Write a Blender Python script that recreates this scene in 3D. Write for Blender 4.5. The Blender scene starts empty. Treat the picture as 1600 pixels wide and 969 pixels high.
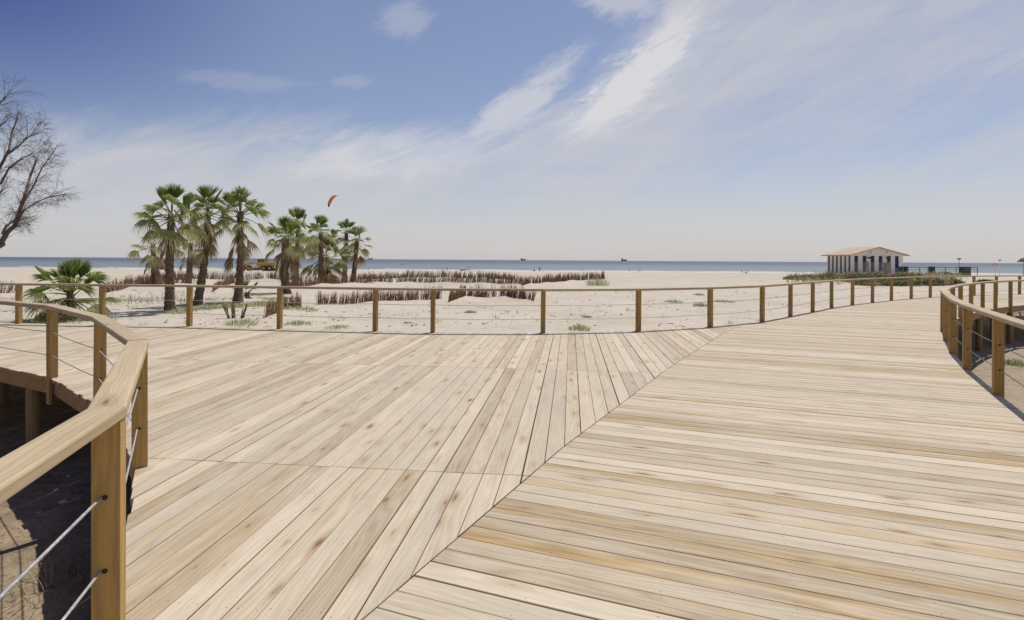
import bpy, bmesh, math, random
import numpy as np
from mathutils import Matrix, Vector, noise

random.seed(7)
rnd = random.Random(11)
R = math.radians
S = bpy.context.scene
COL = S.collection

# ------------------------------------------------------------------ camera
F, PX, PY, ROLL = 870.0, 800.0, 406.4, R(0.36)
CAMZ = 1.65
cam_d = bpy.data.cameras.new('camera')
cam = bpy.data.objects.new('camera', cam_d); COL.objects.link(cam)
cam.matrix_world = Matrix.Translation((0, 0, CAMZ)) @ Matrix.Rotation(R(90), 4, 'X') @ Matrix.Rotation(ROLL, 4, 'Z')
cam_d.sensor_width = 36; cam_d.lens = 36 * F / 1600
cam_d.shift_y = (PY - 484.5) / 1600
cam_d.clip_start = 0.05; cam_d.clip_end = 90000
S.camera = cam

def ray(px, py):
    u, d = (px - PX) / F, (py - PY) / F
    c, s = math.cos(ROLL), math.sin(ROLL)
    return Vector((u * c + d * s, 1.0, u * s - d * c))
def at_z(px, py, z=0.0):
    r = ray(px, py); t = (z - CAMZ) / r.z
    return Vector((r.x * t, t, z))
def at_y(px, py, Y):
    r = ray(px, py)
    return Vector((r.x * Y, Y, CAMZ + r.z * Y))

# ------------------------------------------------------------------ layout lines (metres)
FAR = [(-22, 14.6), (-19.8, 14.4), (-17.2, 14.2), (-14.6, 14.0), (-12.2, 13.8), (-10.0, 13.62), (-7.8, 13.5), (-5.45, 13.1), (-3.12, 12.77), (-1.78, 12.6),
       (0.71, 12.66), (2.98, 13.13), (5.0, 14.05), (6.87, 15.3), (8.42, 16.85), (9.93, 18.4), (11.5, 20.05),
       (13.2, 21.6), (14.85, 22.95), (16.55, 24.3), (18.35, 25.6), (20.05, 26.7), (21.8, 27.6), (23.6, 28.45),
       (25.4, 29.2), (27.2, 29.85), (29.0, 30.4), (31.0, 30.9)]
LEFT = [(-20, 10.9), (-15.2, 10.2), (-12.9, 9.75), (-10.6, 9.3), (-8.45, 8.75), (-6.3, 7.62), (-4.6, 6.2), (-2.95, 4.4), (-1.76, 2.42),
        (-1.12, 0.2), (-0.9, -2.0), (-0.9, -4.2)]
RIGHT = [(4.15, -4.2), (4.0, -1.5), (4.08, 1.0), (4.4, 3.1), (5.08, 5.15), (6.14, 7.0), (7.12, 8.68), (8.06, 10.15), (9.25, 11.83),
         (10.4, 13.4), (11.5, 14.7), (12.6, 15.88), (13.72, 17.0), (14.95, 18.1), (16.3, 19.25), (17.7, 20.35),
         (19.1, 21.3), (20.6, 22.2), (22.3, 23.05), (24.1, 23.8), (26.0, 24.5), (28.0, 25.1)]
MITRE = [(-1.42, 1.0), (-0.7, 2.5), (0.45, 4.9), (2.43, 8.6), (4.86, 12.8), (6.45, 15.05)]

def interp(poly, x):
    for (x0, y0), (x1, y1) in zip(poly, poly[1:]):
        if x0 <= x <= x1: return y0 + (y1 - y0) * (x - x0) / (x1 - x0)
    return poly[0][1] if x < poly[0][0] else poly[-1][1]
def sstep(a, b, v):
    t = min(1, max(0, (v - a) / (b - a))); return t * t * (3 - 2 * t)

# ------------------------------------------------------------------ terrain height
BASE = [(-60, -0.55), (30, -0.6), (60, -0.78), (140, -1.55), (185, -2.15), (205, -2.5), (260, -4.5), (400, -8)]
def noise2(x, y, s, o=0.0): return noise.noise(Vector((x * s, y * s, o)))
def base_h(x, y):
    h = interp(BASE, y)
    w = sstep(35, 52, x) * sstep(50, 74, y) * (1 - sstep(112, 140, y))
    h += 0.62 * w
    w2 = sstep(22, 34, x) * sstep(44, 60, y) * (1 - sstep(80, 100, y))
    h += 0.18 * w2
    fy = interp(FAR, x) if x < 31 else 30.9
    k = sstep(-0.6, 0.6, y - fy)
    low = -1.3 if x < 3 else -1.5
    # the pit walls fade out towards the outer right
    h = low + (h - low) * k
    if y > fy - 0.9: h += 0.34 * math.exp(-((y - fy - 0.25) / (0.55 if y < fy + 0.25 else 1.8)) ** 2)  # sand banked at the far deck edge, raised to block light from underneath
    return h
MOUNDS = []
def ground_h(x, y):
    h = base_h(x, y)
    if y < 120:
        a = 0.05 * noise2(x, y, 0.35) + 0.02 * noise2(x, y, 1.1, 3.0) + 0.008 * noise2(x, y, 3.4, 5.0)
        a += 0.09 * noise2(x, y, 0.11, 9.0) * sstep(16, 30, y)
        h += a
        if y > 15:
            for (mx, my, amp, rr) in MOUNDS:
                d2 = (x - mx) ** 2 + (y - my) ** 2
                if d2 < 9 * rr * rr: h += amp * math.exp(-d2 / (rr * rr))
    else:
        h += 0.05 * noise2(x, y, 0.06, 2.0) * (1 - sstep(170, 195, y))
    return h
def on_ground(px, py, fn=None):
    fn = fn or base_h
    z = -0.7; p = None
    for _ in range(25):
        p = at_z(px, py, z)
        z = 0.5 * z + 0.5 * fn(p.x, p.y)
    return Vector((p.x, p.y, ground_h(p.x, p.y)))

# ------------------------------------------------------------------ node helpers
class NT:
    def __init__(s, tree): s.t = tree; s.n = tree.nodes; s.l = tree.links
    def node(s, typ, **kw):
        n = s.n.new(typ)
        for k, v in kw.items(): setattr(n, k, v)
        return n
    def put(s, sock, v):
        if v is None: return
        if hasattr(v, 'is_linked') or hasattr(v, 'links'): s.l.new(v, sock)
        else: sock.default_value = v
    def math(s, op, a, b=None, c=None, clamp=False):
        n = s.node('ShaderNodeMath', operation=op); n.use_clamp = clamp
        s.put(n.inputs[0], a); s.put(n.inputs[1], b); s.put(n.inputs[2], c)
        return n.outputs[0]
    def ss(s, v, a, b):          # smooth step
        n = s.node('ShaderNodeMapRange', interpolation_type='SMOOTHSTEP')
        s.put(n.inputs[0], v); s.put(n.inputs[1], a); s.put(n.inputs[2], b)
        n.inputs[3].default_value = 0; n.inputs[4].default_value = 1
        return n.outputs[0]
    def lin(s, v, a, b, c, d):
        n = s.node('ShaderNodeMapRange'); s.put(n.inputs[0], v)
        for i, q in enumerate((a, b, c, d)): n.inputs[i + 1].default_value = q
        return n.outputs[0]
    def mix(s, f, a, b, blend='MIX'):
        n = s.node('ShaderNodeMix', data_type='RGBA', blend_type=blend)
        s.put(n.inputs[0], f); s.put(n.inputs[6], a); s.put(n.inputs[7], b)
        return n.outputs[2]
    def comb(s, x, y, z):
        n = s.node('ShaderNodeCombineXYZ')
        s.put(n.inputs[0], x); s.put(n.inputs[1], y); s.put(n.inputs[2], z)
        return n.outputs[0]
    def sep(s, v):
        n = s.node('ShaderNodeSeparateXYZ'); s.l.new(v, n.inputs[0]); return n.outputs
    def noise(s, vec, scale, detail=3, rough=0.5, dist=0.0):
        n = s.node('ShaderNodeTexNoise'); s.put(n.inputs['Vector'], vec)
        n.inputs['Scale'].default_value = scale; n.inputs['Detail'].default_value = detail
        n.inputs['Roughness'].default_value = rough; n.inputs['Distortion'].default_value = dist
        return n.outputs[0]
    def vscale(s, v, sc):
        n = s.node('ShaderNodeVectorMath', operation='MULTIPLY'); s.l.new(v, n.inputs[0]); n.inputs[1].default_value = sc
        return n.outputs[0]
    def ramp(s, f, stops):
        n = s.node('ShaderNodeValToRGB'); s.put(n.inputs[0], f)
        e = n.color_ramp.elements
        while len(e) < len(stops): e.new(0.5)
        for q, (p, c) in zip(e, stops): q.position = p; q.color = (*c, 1) if len(c) == 3 else c
        return n.outputs[0]

def new_mat(name):
    m = bpy.data.materials.new(name); m.use_nodes = True
    t = NT(m.node_tree); b = t.n['Principled BSDF']
    return m, t, b
def c4(c): return (c[0], c[1], c[2], 1)
def bump(t, b, h, strength=0.3, dist=0.01):
    n = t.node('ShaderNodeBump'); n.inputs['Strength'].default_value = strength; n.inputs['Distance'].default_value = dist
    t.l.new(h, n.inputs['Height']); t.l.new(n.outputs[0], b.inputs['Normal'])

def plain(name, col, rough=0.6, var=0.25, scale=6.0, metal=0.0, spec=0.4):
    m, t, b = new_mat(name)
    tc = t.node('ShaderNodeTexCoord').outputs['Object']
    n = t.noise(tc, scale, 4)
    f = t.lin(n, 0.3, 0.7, 1 - var, 1 + var)
    mul = t.node('ShaderNodeVectorMath', operation='SCALE'); mul.inputs[0].default_value = col; t.l.new(f, mul.inputs[3])
    t.l.new(mul.outputs[0], b.inputs['Base Color'])
    b.inputs['Roughness'].default_value = rough; b.inputs['Metallic'].default_value = metal
    b.inputs['Specular IOR Level'].default_value = spec
    return m

# --- wood used by the planks (grain follows each board's own uv)
def wood_core(t, u, v, seed, tone, gold, pale, golden, knot_density=0.60):
    """returns colour, height"""
    us = t.math('ADD', u, t.math('MULTIPLY', seed, 91.0))
    # knots
    wig = t.noise(t.comb(t.math('MULTIPLY', us, 9.0), t.math('MULTIPLY', v, 30.0), seed), 1.0, 3, 0.6)
    kv = t.comb(t.math('ADD', t.math('MULTIPLY', us, 1.9), t.math('MULTIPLY', wig, 0.12)), t.math('ADD', t.math('ADD', t.math('MULTIPLY', v, 7.0), t.math('MULTIPLY', wig, 0.22)), t.math('MULTIPLY', seed, 53.0)), t.math('MULTIPLY', seed, 17.0))
    vo = t.node('ShaderNodeTexVoronoi', feature='F1', voronoi_dimensions='2D'); t.l.new(kv, vo.inputs['Vector']); vo.inputs['Scale'].default_value = 1.0
    dist = vo.outputs['Distance']
    cr = t.sep(vo.outputs['Color'])
    gate = t.math('MULTIPLY', t.ss(cr[0], knot_density, knot_density + 0.03), t.lin(cr[2], 0, 1, 0.25, 1.15))
    dn = t.math('ADD', dist, t.math('MULTIPLY', t.math('SUBTRACT', t.noise(kv, 5.0, 3), 0.5), 0.10))
    size = t.math('MULTIPLY', t.math('POWER', t.lin(cr[1], 0, 1, 0.15, 1.0), 1.6), 0.19)
    knot = t.math('MULTIPLY', gate, t.math('SUBTRACT', 1.0, t.ss(t.math('DIVIDE', dn, size), 0.55, 1.0)))
    core = t.math('MULTIPLY', gate, t.math('SUBTRACT', 1.0, t.ss(t.math('DIVIDE', dn, size), 0.25, 0.5)))
    halo = t.math('MULTIPLY', gate, t.math('SUBTRACT', 1.0, t.ss(dn, 0.04, 0.44)))
    # grain
    vv = t.math('ADD', v, t.math('MULTIPLY', halo, 0.012))
    big = t.noise(t.comb(t.math('MULTIPLY', us, 0.55), t.math('MULTIPLY', vv, 5.0), t.math('MULTIPLY', seed, 31.0)), 1.0, 2)
    rings = t.math('MULTIPLY', t.math('ADD', t.math('MULTIPLY', vv, 9.0), t.math('MULTIPLY', big, 3.4)), 9.0)
    ring = t.math('ABSOLUTE', t.math('SINE', rings))
    ring = t.math('POWER', ring, 3.2)
    fine = t.noise(t.comb(t.math('MULTIPLY', us, 7.0), t.math('MULTIPLY', vv, 170.0), seed), 1.0, 4, 0.7)
    mid = t.noise(t.comb(t.math('MULTIPLY', us, 0.9), t.math('MULTIPLY', vv, 26.0), t.math('MULTIPLY', seed, 7.0)), 1.0, 3)
    blot = t.noise(t.comb(t.math('MULTIPLY', us, 1.6), t.math('MULTIPLY', v, 6.0), t.math('MULTIPLY', seed, 3.0)), 1.0, 4, 0.6)
    streak = t.noise(t.comb(t.math('MULTIPLY', us, 0.7), t.math('MULTIPLY', v, 9.0), t.math('MULTIPLY', seed, 5.0)), 1.0, 5, 0.6)
    g = t.math('MULTIPLY', gold, t.ss(streak, 0.25, 0.75))
    base = t.mix(g, c4(pale), c4(golden))
    k = t.math('MULTIPLY', tone, t.lin(fine, 0.25, 0.75, 0.86, 1.11))
    k = t.math('MULTIPLY', k, t.lin(mid, 0.25, 0.75, 0.925, 1.06))
    k = t.math('MULTIPLY', k, t.math('SUBTRACT', 1.03, t.math('MULTIPLY', ring, t.lin(gold, 0, 1, 0.085, 0.24))))
    k = t.math('MULTIPLY', k, t.lin(blot, 0.3, 0.75, 1.05, 0.90))
    vm = t.node('ShaderNodeVectorMath', operation='SCALE'); t.l.new(base, vm.inputs[0]); t.l.new(k, vm.inputs[3])
    col = vm.outputs[0]
    col = t.mix(t.math('MULTIPLY', halo, 0.45), col, (0.30, 0.195, 0.09, 1))
    ringk = t.math('ABSOLUTE', t.math('SINE', t.math('MULTIPLY', dn, 95.0)))
    col = t.mix(t.math('MULTIPLY', halo, t.math('MULTIPLY', ringk, 0.16)), col, (0.20, 0.12, 0.05, 1))
    col = t.mix(t.math('MULTIPLY', knot, 0.62), col, (0.23, 0.125, 0.04, 1))
    col = t.mix(t.math('MULTIPLY', core, 0.55), col, (0.10, 0.05, 0.018, 1))
    ck = t.noise(t.comb(t.math('MULTIPLY', us, 0.8), t.math('MULTIPLY', v, 95.0), t.math('MULTIPLY', seed, 61.0)), 1.0, 1)
    ckm = t.math('MULTIPLY', t.ss(ck, 0.775, 0.80), t.ss(t.noise(t.comb(us, seed, 0.0), 1.3, 2), 0.5, 0.6))
    col = t.mix(t.math('MULTIPLY', ckm, 0.75), col, (0.10, 0.065, 0.035, 1))
    # sparse mineral streaks and marks running with the grain
    mk = t.noise(t.comb(t.math('MULTIPLY', us, 2.2), t.math('MULTIPLY', v, 40.0), t.math('MULTIPLY', seed, 23.0)), 1.0, 2)
    col = t.mix(t.math('MULTIPLY', t.ss(mk, 0.70, 0.80), 0.30), col, (0.18, 0.11, 0.06, 1))
    h = t.math('ADD', t.math('MULTIPLY', fine, 0.5), t.math('MULTIPLY', ring, -0.25))
    h = t.math('ADD', h, t.math('MULTIPLY', core, -0.5))
    return col, h

def plank_mat():
    m, t, b = new_mat('decking_pine')
    uv = t.node('ShaderNodeUVMap'); uv.uv_map = 'board'
    s = t.sep(uv.outputs[0])
    at = t.node('ShaderNodeAttribute'); at.attribute_name = 'tone'
    a = t.sep(at.outputs['Vector'])
    col, h = wood_core(t, s[0], s[1], a[2], a[0], a[1], (0.490, 0.428, 0.325), (0.385, 0.262, 0.105))
    nu = t.math('SUBTRACT', t.math('FRACT', t.math('ADD', t.math('DIVIDE', s[0], 0.62), t.math('MULTIPLY', a[2], 0.05))), 0.5)
    nv = t.math('SUBTRACT', t.math('ABSOLUTE', s[1]), 0.045)
    nd = t.math('SQRT', t.math('ADD', t.math('POWER', t.math('MULTIPLY', nu, 0.62), 2.0), t.math('MULTIPLY', nv, nv)))
    col = t.mix(t.math('MULTIPLY', t.math('SUBTRACT', 1.0, t.ss(nd, 0.003, 0.006)), 0.65), col, (0.10, 0.08, 0.06, 1))
    geo = t.node('ShaderNodeNewGeometry')
    side = t.math('SUBTRACT', 1.0, t.ss(t.math('ABSOLUTE', t.sep(geo.outputs['True Normal'])[2]), 0.3, 0.9))
    col = t.mix(t.math('MULTIPLY', side, 0.85), col, (0.30, 0.165, 0.06, 1))      # sawn edges are browner than the weathered faces
    dirt = t.noise(geo.outputs['Position'], 0.6, 4)
    col = t.mix(t.math('MULTIPLY', t.ss(dirt, 0.48, 0.72), 0.16), col, (0.47, 0.43, 0.375, 1))
    t.l.new(col, b.inputs['Base Color'])
    b.inputs['Roughness'].default_value = 0.62; b.inputs['Specular IOR Level'].default_value = 0.3
    bump(t, b, h, 0.35, 0.0025)
    return m

def timber_mat(name, axis, pale, golden, gold_amt=1.0, rough=0.55):
    """wood for posts, rails and beams: grain along object axis"""
    m, t, b = new_mat(name)
    tc = t.sep(t.node('ShaderNodeTexCoord').outputs['Object'])
    rn = t.node('ShaderNodeObjectInfo').outputs['Random']
    if axis == 'Z': u, v = tc[2], t.math('ADD', tc[0], t.math('MULTIPLY', tc[1], 0.83))
    else: u, v = tc[0], t.math('ADD', tc[1], t.math('MULTIPLY', tc[2], 0.9))
    tone = t.lin(rn, 0, 1, 0.86, 1.12)
    gold = t.math('MULTIPLY', gold_amt, t.lin(t.math('FRACT', t.math('MULTIPLY', rn, 7.13)), 0, 1, 0.5, 1.0))
    col, h = wood_core(t, u, v, rn, tone, gold, pale, golden, 0.8)
    t.l.new(col, b.inputs['Base Color'])
    b.inputs['Roughness'].default_value = rough; b.inputs['Specular IOR Level'].default_value = 0.3
    bump(t, b, h, 0.35, 0.002)
    return m

def sand_mat():
    m, t, b = new_mat('beach_sand')
    P = t.node('ShaderNodeNewGeometry').outputs['Position']
    x, y, z = t.sep(P)
    n1 = t.noise(P, 0.25, 5, 0.55); n2 = t.noise(P, 2.2, 5, 0.6); n3 = t.noise(P, 45.0, 3, 0.6)
    base = t.mix(t.ss(n1, 0.35, 0.7), (0.475, 0.44, 0.37, 1), (0.425, 0.385, 0.315, 1))
    base = t.mix(t.math('MULTIPLY', t.ss(n2, 0.45, 0.72), 0.5), base, (0.37, 0.315, 0.25, 1))
    base = t.mix(t.math('MULTIPLY', t.ss(n3, 0.55, 0.75), 0.25), base, (0.30, 0.26, 0.21, 1))
    # beaten earth beside the near railing; spread to the right pit to deepen its shade
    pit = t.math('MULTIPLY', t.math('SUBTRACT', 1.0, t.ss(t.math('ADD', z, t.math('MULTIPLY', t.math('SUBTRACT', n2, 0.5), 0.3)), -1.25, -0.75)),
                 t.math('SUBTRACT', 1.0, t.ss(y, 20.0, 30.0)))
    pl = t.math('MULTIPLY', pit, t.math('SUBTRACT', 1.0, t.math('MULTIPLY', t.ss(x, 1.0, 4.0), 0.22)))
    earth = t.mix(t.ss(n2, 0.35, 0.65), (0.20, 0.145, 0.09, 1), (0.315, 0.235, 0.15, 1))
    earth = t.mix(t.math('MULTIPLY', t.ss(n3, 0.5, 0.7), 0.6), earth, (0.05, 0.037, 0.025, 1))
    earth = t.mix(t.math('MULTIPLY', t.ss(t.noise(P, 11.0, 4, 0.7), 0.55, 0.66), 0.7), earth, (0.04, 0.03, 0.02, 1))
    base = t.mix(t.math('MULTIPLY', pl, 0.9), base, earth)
    # damp sand by the water and faint vehicle tracks further out
    trk = t.noise(t.comb(t.math('MULTIPLY', x, 0.03), t.math('MULTIPLY', y, 0.5), 0.0), 1.0, 4, 0.6)
    far = t.ss(y, 50.0, 90.0)
    base = t.mix(t.math('MULTIPLY', far, t.math('MULTIPLY', t.ss(trk, 0.45, 0.65), 0.4)), base, (0.36, 0.30, 0.235, 1))
    wet = t.ss(t.math('ADD', y, t.math('MULTIPLY', t.math('SUBTRACT', t.noise(P, 0.05, 3), 0.5), 12.0)), 188.0, 200.0)
    base = t.mix(t.math('MULTIPLY', wet, 0.6), base, (0.30, 0.24, 0.175, 1))
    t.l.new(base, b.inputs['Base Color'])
    b.inputs['Roughness'].default_value = 0.95; b.inputs['Specular IOR Level'].default_value = 0.1
    foot = t.noise(P, 4.5, 3, 0.5)
    vf = t.node('ShaderNodeTexVoronoi', feature='SMOOTH_F1'); t.l.new(P, vf.inputs['Vector']); vf.inputs['Scale'].default_value = 2.6
    dim = t.math('MULTIPLY', t.ss(vf.outputs['Distance'], 0.0, 0.45), t.ss(n1, 0.4, 0.6))
    h = t.math('ADD', t.math('ADD', t.math('MULTIPLY', foot, 0.8), t.math('MULTIPLY', n3, 0.10)), t.math('MULTIPLY', dim, 0.5))
    bump(t, b, h, 0.8, 0.10)
    return m

def sea_mat():
    m, t, b = new_mat('sea_water')
    P = t.node('ShaderNodeNewGeometry').outputs['Position']
    x, y, z = t.sep(P)
    n = t.noise(t.vscale(P, (0.012, 0.03, 1)), 1.0, 4, 0.6)
    deep = t.ss(y, 230.0, 900.0)
    col = t.mix(deep, (0.185, 0.22, 0.235, 1), (0.085, 0.118, 0.165, 1))
    col = t.mix(t.math('MULTIPLY', t.ss(n, 0.45, 0.7), 0.5), col, (0.15, 0.185, 0.21, 1))
    # surf: broken white lines near the beach
    wob = t.math('MULTIPLY', t.math('SUBTRACT', t.noise(t.comb(t.math('MULTIPLY', x, 0.03), 0.0, 3.0), 1.0, 3), 0.5), 14.0)
    yy = t.math('ADD', y, wob)
    brk = t.noise(t.comb(t.math('MULTIPLY', x, 0.05), t.math('MULTIPLY', y, 0.12), 0.0), 1.0, 4, 0.65)
    def line(c, w, thr):
        d = t.math('ABSOLUTE', t.math('SUBTRACT', yy, c))
        return t.math('MULTIPLY', t.math('SUBTRACT', 1.0, t.ss(d, w * 0.3, w)), t.ss(brk, thr, thr + 0.08))
    f = t.math('MAXIMUM', line(207.0, 6.0, 0.18), t.math('MAXIMUM', line(222.0, 7.0, 0.42), line(240.0, 6.0, 0.52)))
    cap = t.ss(t.noise(t.vscale(P, (0.08, 0.12, 1)), 1.0, 5, 0.7), 0.72, 0.76)
    cap = t.math('MULTIPLY', cap, t.math('SUBTRACT', 1.0, t.ss(y, 400.0, 1500.0)))
    f = t.math('MAXIMUM', f, t.math('MULTIPLY', cap, 0.4))
    col = t.mix(f, col, (0.70, 0.70, 0.68, 1))
    t.l.new(col, b.inputs['Base Color'])
    b.inputs['Roughness'].default_value = 0.45
    b.inputs['IOR'].default_value = 1.33; b.inputs['Specular IOR Level'].default_value = 0.22
    w1 = t.noise(t.vscale(P, (0.12, 0.3, 1)), 1.0, 5, 0.65)
    bump(t, b, w1, 1.0, 2.0)
    return m

def leaf_mat(name='palm_leaf'):
    m, t, b = new_mat(name)
    at = t.node('ShaderNodeAttribute'); at.attribute_name = 'tone'
    P = t.node('ShaderNodeNewGeometry').outputs['Position']
    n = t.noise(P, 7.0, 3)
    vm = t.node('ShaderNodeVectorMath', operation='SCALE'); t.l.new(at.outputs['Color'], vm.inputs[0]); t.l.new(t.lin(n, 0.3, 0.7, 0.75, 1.25), vm.inputs[3])
    t.l.new(vm.outputs[0], b.inputs['Base Color'])
    b.inputs['Roughness'].default_value = 0.42; b.inputs['Specular IOR Level'].default_value = 0.5
    tr = t.node('ShaderNodeBsdfTranslucent'); t.l.new(vm.outputs[0], tr.inputs['Color'])
    mx = t.node('ShaderNodeMixShader'); mx.inputs[0].default_value = 0.45
    t.l.new(b.outputs[0], mx.inputs[1]); t.l.new(tr.outputs[0], mx.inputs[2])
    t.l.new(mx.outputs[0], t.n['Material Output'].inputs['Surface'])
    return m

M = {}
M['plank'] = plank_mat()
M['post'] = timber_mat('post_pine', 'Z', (0.415, 0.262, 0.095), (0.36, 0.205, 0.043))
M['rail'] = timber_mat('rail_pine', 'X', (0.46, 0.375, 0.245), (0.42, 0.295, 0.145), 0.55)
M['beam'] = timber_mat('beam_pine', 'X', (0.33, 0.215, 0.105), (0.30, 0.18, 0.07))
M['pile'] = timber_mat('pile_pine', 'Z', (0.27, 0.19, 0.10), (0.24, 0.15, 0.07))
M['cable'] = plain('steel_cable', (0.40, 0.40, 0.40), 0.6, 0.3, 60, 0.5)
M['hole'] = plain('dark_fitting', (0.02, 0.018, 0.015), 0.6, 0.2)
M['sand'] = sand_mat()
M['sea'] = sea_mat()
M['leaf'] = leaf_mat()
M['trunk'] = plain('palm_trunk_fibre', (0.145, 0.098, 0.066), 0.95, 0.55, 14)
M['bark'] = plain('grey_bark', (0.115, 0.09, 0.078), 0.95, 0.45, 9)
M['brush'] = plain('dark_brushwood', (0.25, 0.145, 0.095), 0.95, 0.65, 8)
M['white'] = plain('white_paint', (0.80, 0.78, 0.73), 0.6, 0.06, 2)
M['cream'] = plain('cream_paint', (0.76, 0.72, 0.64), 0.6, 0.06, 2)
M['blue'] = plain('blue_shutter_paint', (0.012, 0.028, 0.095), 0.5, 0.15, 3)
M['grey'] = plain('grey_louvre', (0.27, 0.265, 0.28), 0.7, 0.15, 3)
M['screen'] = plain('weathered_slats', (0.30, 0.24, 0.185), 0.85, 0.3, 4)
M['tile'] = plain('pink_clay_tile', (0.50, 0.385, 0.29), 0.8, 0.2, 1.5)
M['dark'] = plain('dark_grey_paint', (0.035, 0.038, 0.042), 0.5, 0.2, 4)
M['yellow'] = plain('machine_yellow', (0.52, 0.30, 0.04), 0.45, 0.2, 2)
M['tyre'] = plain('rubber', (0.03, 0.028, 0.026), 0.9, 0.2, 5)
M['rim'] = plain('ochre_rim', (0.36, 0.21, 0.08), 0.6, 0.2, 5)
M['glass'] = plain('cab_glass', (0.05, 0.075, 0.085), 0.1, 0.1, 2)
M['orange'] = plain('orange_sailcloth', (0.62, 0.19, 0.03), 0.6, 0.08, 1)
M['black'] = plain('black_sailcloth', (0.02, 0.02, 0.025), 0.6, 0.1, 1)
M['hull'] = plain('ship_hull_blue_grey', (0.10, 0.135, 0.17), 0.6, 0.15, 0.05)
M['hull2'] = plain('ship_upperworks', (0.24, 0.27, 0.31), 0.6, 0.1, 0.05)
M['red'] = plain('faded_red_cloth', (0.42, 0.11, 0.08), 0.7, 0.15, 3)
M['skin'] = plain('skin', (0.30, 0.165, 0.105), 0.6, 0.1, 6)
M['cloth'] = plain('dark_clothing', (0.03, 0.03, 0.04), 0.8, 0.2, 6)
M['cloth2'] = plain('red_clothing', (0.30, 0.07, 0.06), 0.8, 0.2, 6)
M['stone'] = plain('pale_stone', (0.36, 0.34, 0.31), 0.9, 0.2, 12)
M['thatch'] = plain('thatch', (0.20, 0.145, 0.08), 0.95, 0.4, 8)

# ------------------------------------------------------------------ object helpers
def tag(o, label=None, cat=None, group=None, kind=None):
    if label: o['label'] = label
    if cat: o['category'] = cat
    if group: o['group'] = group
    if kind: o['kind'] = kind
    return o
def empty(name, loc, rz=0.0, label=None, cat=None, group=None, kind=None):
    o = bpy.data.objects.new(name, None); COL.objects.link(o)
    o.empty_display_size = 0.2
    o.location = loc; o.rotation_euler = (0, 0, rz)
    return tag(o, label, cat, group, kind)

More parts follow.
